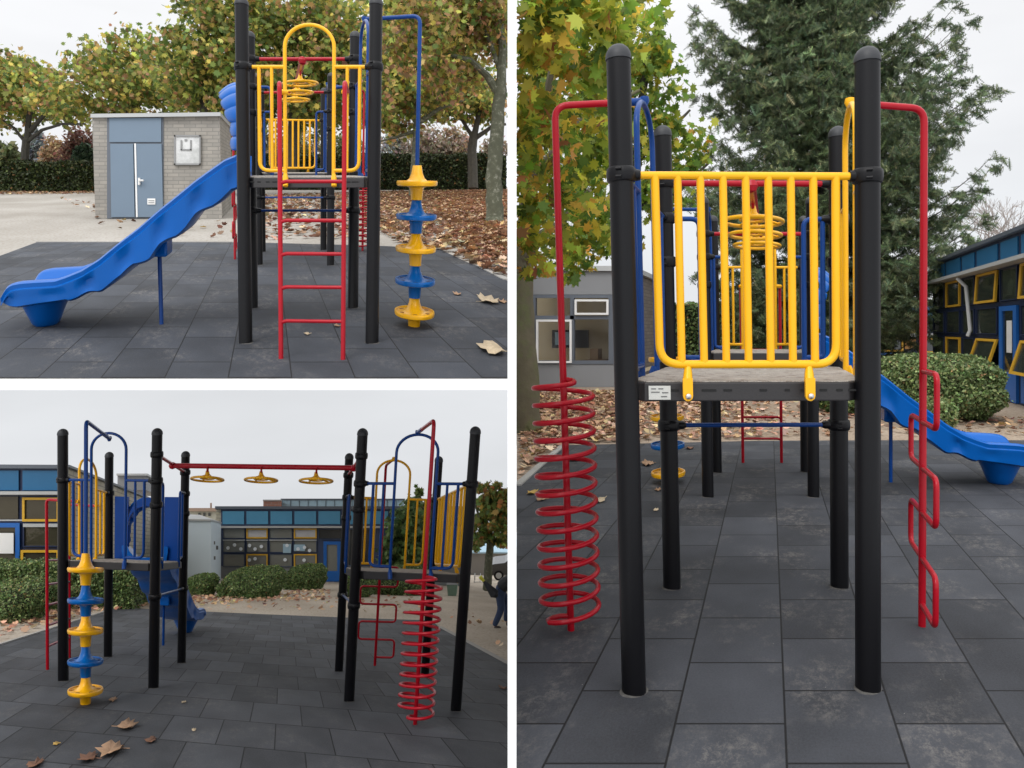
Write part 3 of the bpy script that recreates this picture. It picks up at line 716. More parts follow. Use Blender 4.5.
bush(LV,823,885,378,415,'low dark bush behind the right black posts',HG,[4,4,1,.2],5000,.12,pw=3)

def tree_root(site,x,y,label,cat='tree',name='tree',group=None):
    return thing(name,site.G(x,y),label,cat,group)
def limb(mb,pts,r0,r1,n=8):
    pts=[Vector(p) for p in pts]; fine=[]
    for i in range(len(pts)-1):
        for k in range(4):
            t=k/4; fine.append(pts[i].lerp(pts[i+1],t)+Vector((R_.gauss(0,1),R_.gauss(0,1),R_.gauss(0,1)))*r0*.05)
    fine.append(pts[-1]); m=len(fine)
    mb.tube(fine,[r0+(r1-r0)*i/(m-1) for i in range(m)],n)
def crown(root,clumps,leafsize,pal,wts,dens,lim,shape=KITE,m=LEAF,sub=.30,jit=.3,droop=.0,ymax=None):
    P_=[];S_=[];C_=[]
    for (x,y,rx,ry,b,db) in clumps:
        k=b/F; c=P(x,y,b); n=int(dens*rx*ry*(.95 if b>27 and m is LEAF and shape is KITE else 1))
        pts=clump(c,(rx*k,db,ry*k),n,max(5,n//16),.55,sub)
        P_.append(pts)
    pts=np.concatenate(P_); n=len(pts)
    if ymax is not None:
        yy=CY-F*(pts[:,2]-EYE)/pts[:,1]; pts=pts[yy>ymax]; n=len(pts)
    if shape is KITE and leafsize>.22: shape=MAPLE2; leafsize*=.98
    return leaf_mesh('crown',pts,NR.uniform(.6,1.35,n)*leafsize,pick(pal,wts,n,jit),m,shape,root,droop=droop,lim=lim)
AUT=[(.13,.19,.05),(.24,.29,.07),(.38,.38,.09),(.56,.47,.11),(.52,.33,.14),(.36,.20,.11)]
limU=(-900,XL+5)
# left plane tree
t=tree_root(UP,25,191,'spreading plane tree at the far left, its trunk rising behind the hedge',group='autumn plane trees')
b=44
m=MB(); limb(m,[P(25,188,b),P(25,160,b),P(26,140,b)],.25,.20); limb(m,[P(25,142,b),P(14,128,b),P(0,118,b+1)],.11,.05); limb(m,[P(27,142,b),P(42,130,b),P(62,124,b-1),P(85,124,b-2)],.12,.05); limb(m,[P(27,140,b),P(30,110,b),P(24,80,b)],.2,.06); limb(m,[P(30,132,b),P(48,110,b),P(62,88,b)],.15,.04)
m.build('trunk',BARK2,t)
crown(t,[(-18,90,30,34,b,4),(8,100,26,28,b,4),(28,84,30,28,b,4),(18,66,22,16,b,3),(52,100,26,22,b-1,4),(74,110,26,16,b-2,4),(60,86,20,12,b,3),(96,108,20,14,b-2,3)],.30,AUT,[4,5,3,2.5,2,1.2],1.55,limU)
# trees behind the shed
t=tree_root(UP,128,186,'tall plane tree growing behind the brick shed',group='autumn plane trees'); b=42
m=MB(); limb(m,[P(128,185,b),P(130,130,b),P(126,80,b)],.34,.2); limb(m,[P(129,120,b),P(150,80,b),P(165,50,b)],.2,.05); limb(m,[P(128,110,b),P(108,80,b),P(100,60,b)],.16,.05); m.build('trunk',BARK2,t)
crown(t,[(112,86,26,26,b,4),(108,60,16,15,b,3),(138,80,30,30,b,4),(132,58,20,12,b,3),(160,64,22,24,b,4),(78,62,8,13,b,2),(165,96,30,18,b,4),(126,104,26,12,b-1,3),(90,80,16,10,b,2)],.29,AUT,[4,5,3,2.5,2,1.2],1.55,limU)
t=tree_root(UP,210,186,'tallest plane tree between the shed roof and the slide hood',group='autumn plane trees'); b=36
m=MB(); limb(m,[P(208,185,b),P(207,120,b),P(203,60,b),P(206,0,b)],.36,.2); limb(m,[P(205,80,b),P(185,50,b),P(178,30,b)],.15,.04); limb(m,[P(205,90,b),P(226,60,b),P(240,30,b)],.17,.05); m.build('trunk',BARK2,t)
crown(t,[(186,84,26,32,b,4),(208,70,26,32,b,3),(186,44,18,20,b,3),(212,28,24,24,b,4),(206,4,20,24,b,4),(236,70,26,44,b,4),(240,15,26,30,b,4),(200,104,30,10,b,3),(232,118,16,14,b,2)],.27,AUT,[5,5,3,2,1.5,1],1.6,limU,ymax=-30)
t=tree_root(UP,300,190,'broad green plane tree filling the gap behind the yellow arch railing',group='autumn plane trees'); b=38
m=MB(); limb(m,[P(292,188,b),P(294,120,b),P(300,50,b),P(296,-20,b)],.36,.2); limb(m,[P(296,90,b),P(330,60,b),P(350,40,b)],.17,.05); limb(m,[P(296,90,b),P(270,60,b)],.17,.05); m.build('trunk',BARK2,t)
crown(t,[(268,20,30,26,b,4),(275,75,28,34,b,4),(300,40,32,36,b,4),(300,100,36,22,b,4),(330,15,30,34,b,4),(335,70,34,36,b,4),(318,118,36,12,b,3),(256,112,28,14,b,3),(362,50,30,40,b,4),(365,100,30,24,b,4)],.28,AUT,[5,5,3,2,1.5,1],1.9,limU,ymax=-30)
# distant right tree
t=tree_root(UP,472,190,'dark low forked tree beyond the right hedge, left of the mottled trunk',group='autumn plane trees'); b=40
m=MB(); limb(m,[P(473,188,b),P(472,150,b),P(474,132,b)],.28,.22); limb(m,[P(473,140,b),P(490,128,b),P(506,124,b)],.14,.07); limb(m,[P(473,138,b),P(462,120,b),P(445,112,b)],.12,.05); limb(m,[P(474,136,b),P(480,110,b),P(478,80,b)],.18,.05); m.build('trunk',BARK2,t)
crown(t,[(450,108,30,16,b,3),(478,100,30,22,b,3),(430,95,30,20,b,4),(490,112,20,10,b,3),(460,70,34,28,b,4)],.28,AUT,[4,4,2,2,2,1.5],1.7,limU)
# slim pale tree
t=tree_root(UP,414,194,'slim pale trunked tree just behind the blue pole of the disc climber',group='autumn plane trees'); b=31
m=MB(); limb(m,[P(413,196,b),P(416,140,b),P(419,95,b),P(420,20,b),P(421,-30,b)],.17,.1); limb(m,[P(418,130,b),P(400,136,b),P(378,142,b)],.09,.03); limb(m,[P(420,122,b),P(440,108,b),P(465,100,b)],.11,.04)
m.build('trunk',BARK,t)
crown(t,[(400,100,30,30,b,3),(395,60,34,34,b,3),(405,20,36,30,b,3),(440,80,34,30,b,3),(440,40,34,36,b,3),(388,128,20,8,b,2),(430,5,36,20,b,3)],.24,AUT,[4,5,3,3,2,2],1.7,limU,ymax=-30)
# big right plane tree
b=F*1.35/(223-168)
t=tree_root(UP,494,223,'nearest plane tree with mottled green grey trunk standing in brown leaves at the right',group='autumn plane trees')
m=MB(); limb(m,[P(493.5,226,b),P(494,218,b),P(494,180,b),P(496.5,140,b),P(499,100,b),P(501,80,b)],.245,.13,14); limb(m,[P(500,95,b),P(487,76,b),P(470,60,b-.5),P(448,55,b-1)],.12,.04); limb(m,[P(501,84,b),P(503,50,b),P(498,10,b),P(499,-30,b)],.12,.07); limb(m,[P(500,70,b),P(489,40,b),P(478,15,b)],.07,.03);
limb(m,[P(493.5,227,b),P(494,221,b)],.31,.24,14)
m.build('trunk',BARK,t)
crown(t,[(470,20,36,26,b,2),(500,34,20,30,b+1,1.5),(450,45,30,24,b-.5,2),(470,72,22,14,b+1.5,1.5),(420,20,30,26,b-1,2),(498,5,20,20,b,2),(440,70,26,16,b-1,1.5),(452,92,18,10,b+1.5,1),(400,50,22,20,b,2),(460,5,40,20,b,2)],.145,AUT,[3,4,3,3,4,3],1.7,limU,shape=MAPLE2,sub=.36,ymax=-35)
# far trees behind the hedge on the terrace
def far_tree(site,x,y,rx,ry,b,label,pal,lim,n=1500,size=.5,name='distant_tree'):
    t=thing(name,P(x,y+ry,b),label,'tree','distant trees')
    m=MB(); limb(m,[P(x,y+ry+8,b),P(x,y,b),P(x+1,y-ry*.6,b)],.3,.08); m.build('trunk',BARK2,t)
    pts=clump(P(x,y,b),(rx*b/F,rx*b/F*.6,ry*b/F),n,max(8,n//14),.5,.3)
    leaf_mesh('crown',pts,NR.uniform(.6,1.3,n)*size,pick(pal,[1]*len(pal),n,.2),LEAF,KITE,t,lim=lim)
REDT=[(.22,.10,.08),(.28,.15,.11),(.17,.10,.08)]; PNK=[(.45,.36,.30),(.38,.30,.24),(.34,.30,.20)]; OLV=[(.16,.19,.08),(.22,.22,.10),(.12,.15,.07)]; ORG=[(.50,.33,.20),(.42,.30,.18)]
GRB=[(.30,.34,.36),(.34,.36,.36)]  # grey-blue leaves, distance haze painted into the palette
far_tree(UP,82,150,22,22,48.5,'rust red distant tree left of the shed, above the hedge',REDT,limU,2200,.28)
far_tree(UP,54,152,15,14,50.5,'pale orange distant tree above the left hedge',ORG,limU,1500,.28)
far_tree(UP,85,156,12,10,46.5,'small dark green distant tree touching the shed wall',[(.05,.09,.05),(.07,.11,.06)],limU,1100,.4)
far_tree(UP,5,155,16,12,49.5,'olive distant shrub tree at the left edge above the hedge',OLV,limU,1100,.45)
far_tree(UP,36,146,8,20,51.5,'grey blue hazy distant tree beside the left trunk',GRB,limU,900,.5)
far_tree(UP,428,148,26,20,48.5,'pinkish distant tree behind the disc climber',PNK,limU,1800,.28)
far_tree(UP,400,150,22,18,49.5,'greyish distant tree between black post and blue pole',GRB+PNK,limU,1400,.28)
far_tree(UP,455,146,20,18,49.0,'pale orange distant tree between the disc climber and the dark forked tree',ORG+PNK,limU,1500,.28)
far_tree(UP,494,148,14,16,50.0,'pale distant tree behind the mottled trunk',PNK,limU,1100,.28)
far_tree(UP,236,150,14,22,48.0,'small golden distant tree between the shed side and the left black post',[(.45,.36,.10),(.3,.3,.1)],limU,1300,.28)
far_tree(UP,300,148,30,16,49.5,'brownish distant tree seen through the yellow arch railing',OLV+ORG,limU,1800,.28)
far_tree(UP,345,150,26,16,50.5,'olive distant tree between the rear post and the right black post',OLV,limU,1500,.28)
far_tree(UP,262,146,14,18,50.0,'pale distant tree beside the left black posts',PNK+OLV,limU,900,.28)
# small far houses behind the left hedge
def far_house(site,x0,y0,x1,y1,b,label,wallm,roofm):
    r=thing('distant_house',P((x0+x1)/2,y1,b),label,'house')
    m=MB(); m.pbox(site,x0,y0,x1,y1+6,b,6); m.build('wall',wallm,r,smooth=False)
    m=MB(); c=[P(x0-1,y0,b-.3),P(x1+1,y0,b-.3)]; top=[P(x0+2,y0-5,b+3),P(x1-2,y0-5,b+3)]; bk=[c[0]+site.D*6.6,c[1]+site.D*6.6]
    m.add([c[0],c[1],top[1],top[0],bk[0],bk[1]],[(0,1,2,3),(4,3,2,5),(0,3,4),(1,5,2),(0,4,5,1)]); m.build('roof',roofm,r,smooth=False)
    m=MB(); 
    for k in range(2): 
        xx=x0+(x1-x0)*(.25+.4*k); m.pbox(site,xx,y0+1.5,xx+1.8,y0+4,b-.06,.04)
    m.build('windows',GLS,r,smooth=False)
LW=mat('pale_render',(.55,.55,.54),.8); SR=mat('slate_roof',(.16,.18,.21),.7); LB_=mat('pale_blue_cladding',(.33,.48,.58),.6,.08,.5)
far_house(UP,34,159.5,56,164,51,'small pale distant house with slate roof above the left hedge',LW,SR)
far_house(UP,393,158,410,163,51,'tiny pale distant house between black post and blue pole',LW,SR)

# ---- level yard trees
limR=(XR-5,5000)
AU2=[(.13,.22,.04),(.22,.30,.04),(.36,.40,.05),(.55,.48,.06),(.64,.36,.06),(.36,.16,.06)]
b=F*1.5/(432-328)
t=tree_root(LV,526,432,'plane tree with yellowing leaves and thick mossy trunk behind the large red spiral',group='autumn plane trees')
m=MB(); limb(m,[P(525,437,b),P(526,430,b),P(524,360,b),P(522,300,b),P(522,240,b)],.235,.15,14)
limb(m,[P(523,262,b),P(540,236,b-.5),P(560,224,b-1),P(590,190,b-1.5)],.10,.03); limb(m,[P(523,225,b),P(535,150,b-1),P(555,60,b-2),P(570,0,b-2)],.09,.03); limb(m,[P(530,180,b-.5),P(580,120,b-1),P(640,90,b-1)],.06,.02)
v=[i for i in range(len(m.v))]
m.build('trunk',mat('mossy_bark',(.11,.095,.06),.95,.35,5,1.0,16,dirt=((.10,.12,.04),3,.48,.6)),t)
near=[(540,40,46,50,5.2,.7),(600,20,50,36,5.6,.8),(545,120,44,46,5.8,.8),(590,85,44,44,6.2,.8),(560,190,46,36,6.6,.8),(545,240,36,26,7,.8),(600,150,40,42,6.8,.8),(640,30,34,26,6.5,.7),(535,272,20,16,7,.5),(524,215,18,40,7,.5),(522,120,20,60,6,.5),(600,225,34,28,7.4,.7),(572,282,14,9,7.4,.4),(560,5,60,20,5,.5),(620,215,20,34,7.6,.6),(590,262,22,12,7.4,.5)]
def crown2(root,clumps,size,pal,dens,lim,shape,sub,jit,droop):
    P_=[];C_=[]
    for (x,y,rx,ry,b,db) in clumps:
        k=b/F; n=int(dens*rx*ry); pts=clump(P(x,y,b),(rx*k,db,ry*k),n,max(5,n//14),.6,sub); P_.append(pts)
        warm=max(0,min(1,(600-x)/70)); wts=[3-1*warm,5,6,2+4*warm,.3+3.4*warm,.05+1.2*warm]; C_.append(pick(pal,wts,n,jit))
    pts=np.concatenate(P_); return leaf_mesh('crown',pts,NR.uniform(.55,1.3,len(pts))*size,np.concatenate(C_),LEAF,shape,root,droop=droop,lim=lim,curl=.3)
crown2(t,near,.125,AU2,.145,limR,MAPLE2,.36,.22,.5)
t=tree_root(LV,655,396,'greener plane tree whose thin outer branches fill the gap right of the tall left post',group='autumn plane trees'); b=13
m=MB(); limb(m,[P(632,396,b),P(632,250,b),P(640,120,b),P(645,60,b)],.12,.05); limb(m,[P(638,160,b),P(670,130,b),P(690,110,b)],.05,.02); limb(m,[P(636,210,b),P(680,190,b),P(712,160,b)],.05,.02); limb(m,[P(642,110,b),P(650,60,b),P(655,36,b)],.04,.015); m.build('trunk',BARK2,t)
crown(t,[(640,70,26,30,b,.8),(665,100,26,30,b,.8),(650,140,34,34,b,.8),(685,140,28,24,b,.8),(650,190,34,28,b,.8),(695,172,22,16,b,.6),(660,60,18,26,b,.6),(600,100,50,60,b,.9),(570,190,50,50,b,.9),(600,240,40,18,b,.8),(550,60,40,60,b,1),(560,250,44,26,b,.9),(672,205,22,16,b,.6)],.15,AU2,[6,5,3,1.0,.4,.2],.33,limR,shape=MAPLE2,sub=.40,jit=.2,droop=.3)
# conifer
b0=24.0
t=tree_root(LV,820,328+F*1.5/b0,'huge dark green conifer towering behind the level climbing frame',group=None)
base=LV.G(820,328+F*1.5/b0); bx,by=base.x,base.y
m=MB(); limb(m,[base+Vector((0,0,-.1)),base+Vector((0,0,8)),base+Vector((.1,0,17))],.42,.10,12)
m.build('trunk',BARK2,t)
br=MB(); cen=[];siz=[];  dirs=[]
nb=470
for i in range(nb):
    z=R_.uniform(.7,15.5); az=R_.uniform(0,2*math.pi)
    Lm=interp(z,[1.4,3,5,8,12,15.5],[3.4,4.1,4.5,4.3,3.6,2.6])*R_.uniform(.62,1.12)
    if math.cos(az)<-.3: Lm*=.92
    d=Vector((math.cos(az),math.sin(az),0)); sl_=R_.uniform(-.28,.12); pts=[]
    K=9
    for k in range(K+1):
        s_=k/K; pts.append(base+Vector((0,0,z))+d*(Lm*s_)+Vector((0,0,Lm*(sl_*s_+.30*s_*s_*s_-.10*math.sin(s_*3)))))
    br.tube(pts,[.045*(1-k/K)+.006 for k in range(K+1)],5)
    side=d.cross(Vector((0,0,1)))
    for k in range(2,K+1):
        for sg in (-1,1):
            if R_.random()<.12: continue
            tl=Lm*.30*(1-.75*(k/K))+.18; tl*=R_.uniform(.6,1.2)
            td=(side*sg*.85+d*.6+Vector((0,0,R_.uniform(-.35,.05)))).normalized()
            nn=int(8+tl*26)
            for q in range(nn):
                s2=q/nn; pp=pts[k]+td*tl*s2+Vector((0,0,-.12*tl*s2*s2))
                cen.append(tuple(pp+Vector((R_.gauss(0,.035),R_.gauss(0,.035),R_.gauss(-.015,.03))))); siz.append(R_.uniform(.10,.19))
    for q in range(26):
        s2=.35+.65*q/26; k=min(K-1,int(s2*K)); pp=pts[k].lerp(pts[k+1],s2*K-k); cen.append(tuple(pp+Vector((R_.gauss(0,.03),R_.gauss(0,.03),R_.gauss(0,.02))))); siz.append(R_.uniform(.10,.17))
br.build('limbs',BARK2,t)
sp_=[(0.0,-.5)]
for k in range(6): yy=-.42+k*.15; ln=.27*(1-abs(k-2)/7); sp_+=[(.025,yy),(ln,yy+.13),(.03,yy+.06)]
sp_+=[(0,.55)]; NEED=np.array(sp_+[(-x,y) for x,y in reversed(sp_[1:-1])])
CON=[(.075,.11,.06),(.12,.165,.08),(.18,.22,.105),(.24,.265,.13)]
leaf_mesh('needles',cen,np.array(siz)*2.1,pick(CON,[4,4,2,.8],len(cen),.22),leaf_mat('conifer_needle',.1,.7),NEED,t,lim=(XR,9000),droop=.35)
# bare pale trees at the far right
def bare_tree(site,x,y0,y1,b,label,col,spread):
    t=thing('bare_tree',P(x,y1,b),label,'tree','bare pale trees')
    m=MB()
    def grow(p,d,L,r,dep):
        q=p+d*L; m.tube([p,(p+q)/2+Vector((R_.gauss(0,.03),0,R_.gauss(0,.03)))*L,q],[r,r*.85,r*.7],4)
        if dep==0: return
        for _ in range(3 if dep>1 else 4):
            nd=(d+Vector((R_.gauss(0,.5),R_.gauss(0,.5),R_.gauss(.15,.35)))).normalized(); grow(q,nd,L*R_.uniform(.6,.8),r*.6,dep-1)
    h=(y1-y0)*b/F; grow(P(x,y1,b),Vector((0,0,1)),h*.33,.12,5)
    m.build('trunk',col,t)
PB=mat('pale_twigs',(.34,.30,.28),.9,.15,3)
for x,y0,bb,lb in ((958,236,38,'bare pale twiggy tree above the near end of the blue school roof, left one'),(985,215,39,'middle bare pale tree above the blue school roof'),(1012,200,37.5,'rightmost bare pale tree above the blue school roof')):
    bare_tree(LV,x,y0,330,bb,lb,PB,1)
# ---- lower yard trees
limL=(-900,4000)
b=30
t=tree_root(LO,490,590,'small autumn tree at the right edge behind the parked black car',group='yard trees')
b=29.; m=MB(); limb(m,[P(487,590,b),P(489,556,b),P(491,535,b)],.17,.13); limb(m,[P(491,538,b),P(480,520,b),P(474,500,b)],.08,.03); limb(m,[P(491,538,b),P(503,522,b),P(512,505,b)],.08,.03); m.build('trunk',BARK,t)
crown(t,[(482,525,14,16,b,1.2),(500,520,18,18,b,1.2),(488,500,14,14,b,1.2),(505,500,12,14,b,1.2),(478,540,9,7,b,1),(496,488,7,7,b,.8),(520,515,14,20,b,1.2),(502,540,12,7,b,1),(482,490,5,6,b,.6)],.24,[(.16,.24,.07),(.26,.31,.08),(.40,.30,.09),(.42,.20,.07)],[5,4,3,1.2],2.0,limL)
t=tree_root(LO,408,580,'dense dark green tree behind the right tower deck, widest one',group='yard trees')
b=33; m=MB(); limb(m,[P(405,582,b),P(406,550,b),P(408,520,b)],.2,.08); m.build('trunk',BARK2,t)
crown(t,[(402,555,20,20,b,1.5),(412,535,18,20,b,1.5),(398,530,13,18,b,1.5),(418,560,15,18,b,1.5),(410,512,12,13,b,1.2),(390,550,9,16,b,1.2)],.24,[(.08,.14,.055),(.12,.19,.065),(.18,.24,.09)],[4,4,2],3.0,limL)
t=tree_root(LO,428,580,'loose leaved tree with bare top between the red spiral pole and the rear post',group='yard trees')
b=35; m=MB(); limb(m,[P(424,584,b),P(424,540,b),P(422,505,b),P(418,488,b)],.16,.03); limb(m,[P(424,530,b),P(432,505,b),P(434,492,b)],.06,.02); m.build('trunk',BARK2,t)
crown(t,[(424,520,13,20,b,1.4),(432,545,12,20,b,1.4),(416,500,9,10,b,1),(434,505,7,12,b,1)],.24,[(.12,.18,.05),(.18,.23,.07),(.22,.17,.07)],[4,4,1],1.8,limL)

# ------------------------------------------------------------------ fallen leaves
BRN=[(.38,.22,.135),(.50,.32,.20),(.29,.15,.09),(.60,.43,.29),(.60,.44,.22),(.20,.11,.075)]
def litter(name,site,regions,size,label,lim=None,shape=MAPLE,zoff=.02,cat='fallen leaves'):
    """regions: (polygon of ground pixels, count)"""
    P_=[]
    for poly,n in regions:
        ab=np.array([site.g(*q) for q in poly]); lo_,hi=ab.min(0),ab.max(0); got=0
        while got<n:
            q=NR.uniform(lo_,hi,(n,2)); ins=np.zeros(n,bool); j=len(ab)-1
            for i in range(len(ab)):
                xi,yi=ab[i]; xj,yj=ab[j]
                ins^=((yi>q[:,1])!=(yj>q[:,1]))&(q[:,0]<(xj-xi)*(q[:,1]-yi)/(yj-yi+1e-12)+xi); j=i
            q=q[ins][:n-got]; got+=len(q)
            P_.append(np.stack([q[:,0]+q[:,1]*(site.vx-CX)/F,q[:,1],-site.H+q[:,1]*(CY-site.yh)/F-site.roll*q[:,0]+EYE+zoff+NR.uniform(0,.03,len(q))],1))
    p=np.concatenate(P_); n=len(p)
    # follow the fall of the ground
    o=leaf_mesh(name,p,NR.uniform(.6,1.3,n)*size,pick(BRN,[3,4,2,2,1,2],n,.25),LIT,shape,None,flat=.2,lim=lim,curl=.35)
    return tag(o,label,cat,kind='stuff')
litter('leaf_litter',UP,[([(380,192),(507,190),(507,281),(482,269),(465,262),(439,250),(400,247),(376,228)],10500),([(430,192),(507,191),(507,262),(470,255)],10000),([(252,196),(380,192),(380,240),(252,240)],2600),([(0,190.5),(95,190.5),(96,194),(0,195)],700),([(60,198),(235,225),(235,241),(120,236)],60)],.135,'thick brown leaf litter below the mottled plane tree and hedge on the terrace',limU)
litter('leaf_litter',LO,[([(60,604),(135,600),(170,596),(190,602),(130,609),(105,611),(60,622)],500),([(190,596),(330,590),(330,600),(190,606)],500),([(0,622),(60,612),(60,622),(0,640)],100),([(440,610),(600,610),(600,700),(507,661)],60),([(190,600),(430,596),(430,615),(190,611)],120)],.11,'scattered brown leaves along the clipped bushes of the lower yard',limL)
litter('leaf_litter',LV,[([(517,395),(640,392),(640,443),(563,444),(517,480)],3400),([(640,392),(760,392),(760,439),(640,441)],1500),([(760,385),(900,388),(900,436),(760,438)],800),([(900,425),(1024,415),(1100,425),(1100,436),(900,437)],160),([(560,392),(720,392),(720,410),(560,410)],900)],.095,'brown leaf litter on the sandy ground around the mossy trunk in the right yard',(XR+.5,9000))
# single leaves lying on the tiles
def leaf_thing(site,x,y,wpx,label,col,seed,sq=.5):
    rr=random.Random(seed); a,b=site.g(x,y); r=wpx*b/F/1.05; base=site.w(a,b,0)+Vector((0,0,.006))
    yaw=rr.uniform(0,6.28); vs=[Vector((0,0,.0))]; k=len(MAPLE); fs=[]
    for i,(px,py) in enumerate(MAPLE):
        px*=rr.uniform(.85,1.1); py*=rr.uniform(.85,1.1)
        X=(px*math.cos(yaw)-py*math.sin(yaw))*r; Y=(px*math.sin(yaw)+py*math.cos(yaw))*r*site.st*1.5
        z=r*(.04+.75*(px*px+py*py)*rr.uniform(.1,1.4)); vs.append(Vector((X+Y*site.D.x,Y,z+Y*site.D.z-site.roll*X)))
    fs=[(0,1+i,1+(i+1)%k) for i in range(k)]
    m=MB(); m.add([v+base for v in vs],fs)
    ob=thing('fallen_leaf',base,label,'fallen leaf','single fallen leaves on the dark tiles')
    bl=m.build('blade',col,ob); sd=bl.modifiers.new('thick','SOLIDIFY'); sd.thickness=.0025
    s=MB(); e=Vector((math.cos(yaw+4.7)*r*.8,math.sin(yaw+4.7)*r*.6,.012)); e.z+=e.y*site.D.z-site.roll*e.x; e.x+=e.y*site.D.x; s.tube([base+vs[1]*.6,base+e],.0025,5); s.build('stalk',col,ob)
TAN=mat('tan_dead_leaf',(.36,.22,.13),.75,.3,40,.3,80); DKB=mat('dark_dead_leaf',(.17,.08,.045),.75,.3,40,.3,80); PAL=mat('pale_dead_leaf',(.50,.40,.27),.75,.3,40,.3,80); YLW=mat('yellow_dead_leaf',(.50,.32,.08),.75,.3,40,.3,80)
LV_=[(UP,487,302,20,'pale star shaped leaf right of the disc climber, upper of two at the terrace edge',PAL),(UP,490,351,27,'large curled tan leaf at the front right corner of the terrace tiles',PAL),(UP,457,295,8,'small tan leaf on the tiles just right of the blue and yellow discs',TAN),(UP,307,335,6,'tiny pale leaf between the feet of the terrace ladder',PAL),(UP,337,327,6,'tiny tan leaf just left of the right ladder rail on the terrace',TAN),(UP,503,303,8,'small brown leaf at the right rim of the terrace tiles',TAN),
(LO,127,728,20,'tan three lobed leaf below the disc climber, upper of the large pair',TAN),(LO,110,752,27,'largest brown leaf at the bottom of the lower yard',TAN),(LO,88,760,19,'dark crumpled leaf left of the largest leaf',DKB),(LO,151,742,12,'dark small leaf right of the three lobed leaf',DKB),(LO,113,701,9,'small tan leaf just right of the lowest yellow disc',TAN),(LO,35,766,16,'rust brown leaf cut by the bottom left corner',DKB),(LO,194,731,5,'tiny pale leaf on the open tiles right of the left tower',PAL),(LO,56,745,6,'tiny yellow leaf left of the dark crumpled leaf',YLW),(LO,184,703,5,'tiny pale leaf right of the front post base in the lower yard',PAL),(LO,503,689,8,'brown leaf right of the last black post in the lower yard',DKB),
(LV,647,465,14,'large tan leaf between the two left posts on the level tiles',TAN),(LV,533,494,11,'yellowish leaf at the left edge of the level tiles behind the spiral',YLW),(LV,542,500,11,'tan leaf touching the yellowish leaf behind the spiral',TAN),(LV,600,502,13,'pale leaf right of the red spiral',PAL),(LV,690,449,9,'dark leaf on the far edge of the level tiles, left of the middle posts',DKB),(LV,576,460,16,'tan leaf behind the upper coils of the spiral',TAN),(LV,658,491,7,'small tan leaf left of the thin rear post',TAN),(LV,656,511,6,'tiny pale leaf below the small tan leaf at the rear post',PAL)]
for i,(s_,x,y,w_,lb,c_) in enumerate(LV_): leaf_thing(s_,x,y,w_,lb,c_,i)

# ------------------------------------------------------------------ buildings
def uvb(o,site,sx=1,sz=1):   # wall uv in metres: along the wall, up
    me=o.data; uv=me.uv_layers.new(name='UVMap'); org=origin(o)
    for p in me.polygons:
        n=p.normal
        for li in p.loop_indices:
            q=me.vertices[me.loops[li].vertex_index].co+org
            al=(q.x) if abs(n.y)>abs(n.x) else q.y/1.6
            zz=q.z-(q.y*(CY-site.yh)/F if abs(n.x)>=abs(n.y) else 0)
            uv.data[li].uv=(al*sx,zz*sz)
# brick shed on the terrace
b=F*1.35/(219-168); GB=brick_mat('grey_yellow_brick',(.33,.305,.27),(.265,.25,.225),(.22,.21,.19),.30,.10)
r=thing('brick_shed',P(156,219,b),'grey brick shed with blue grey double doors and a white square board','shed')
m=MB(); D=UP.D*6.0
fb=[P(95.5,221,b),P(222,221,b),P(219.5,115,b),P(92,116,b)]
m.box8(fb+[p+D for p in fb]); o=m.build('wall',GB,r,smooth=False); uvb(o,UP)
m=MB(); q=[P(90.5,117.5,b-.12),P(220.5,116,b-.12),P(220.5,112.2,b-.12),P(90.5,113.8,b-.12)]; m.box8(q+[p+UP.D*6.3 for p in q]); m.build('roof',GRYM,r,smooth=False)
m=MB(); m.pbox(UP,107,117.5,163.5,218.5,b-.02,.05); m.build('door_surround',DGRY,r,smooth=False)
m=MB(); m.pbox(UP,109.3,118,161.2,142,b-.05,.05); m.build('top_panel',DOORB,r,smooth=False)
for x0,x1 in ((111.2,134.6),(137,163)):
    m=MB(); q=[P(x0,217,b-.06),P(x1,217,b-.06),P(x1-1.6,143.8,b-.06),P(x0-1,143.8,b-.06)]; m.box8(q+[p+Vector((0,.05,0)) for p in q]); d=m.build('door',DOORB,r,smooth=False)
    if x0>130:
        h=MB(); h.tube([P(139.2,178,b-.10),P(139.2,185,b-.10)],.03,6); h.tube([P(139,180.5,b-.16),P(143.5,180.5,b-.16)],.025,6); h.build('handle',WFR,d)
        h=MB(); h.pbox(UP,147.3,198.5,155.3,204.5,b-.08,.015); s1=h.build('notice',WFR,d,smooth=False)
        h2=MB(); h2.pbox(UP,148.3,200.4,154.3,201,b-.086,.004); h2.pbox(UP,148.3,202.4,154.3,203,b-.086,.004); h2.build('notice_lines',INK,d,smooth=False)
m=MB(); q=[P(136,217,b-.075),P(137.6,217,b-.075),P(135.8,143.5,b-.075),P(134.2,143.5,b-.075)]; m.box8(q+[p+Vector((0,.03,0)) for p in q]); m.build('door_strip',WFR,r,smooth=False)
m=MB(); m.pbox(UP,174.3,135.6,200.3,164.4,b-.05,.06); br_=m.build('board',mat('weathered_board',(.42,.43,.42),.7,.3,1.5,.1,9,dirt=((.7,.7,.7),1.3,.45,.8)),r,smooth=False)
m=MB()
for x0,y0,x1,y1 in ((174,135,200.6,136.6),(174,163.4,200.6,165),(174,135,175.4,165),(199.2,135,200.6,165)): m.pbox(UP,x0,y0,x1,y1,b-.075,.03)
for x0,y0,x1,y1 in ((180.5,149,191.5,150.4),(180.5,140,182,150),(190,140,191.5,150),(184.4,139,187,141)): m.pbox(UP,x0,y0,x1,y1,b-.07,.02)
m.build('board_frame',mat('board_grey',(.24,.24,.24),.6),br_,smooth=False)

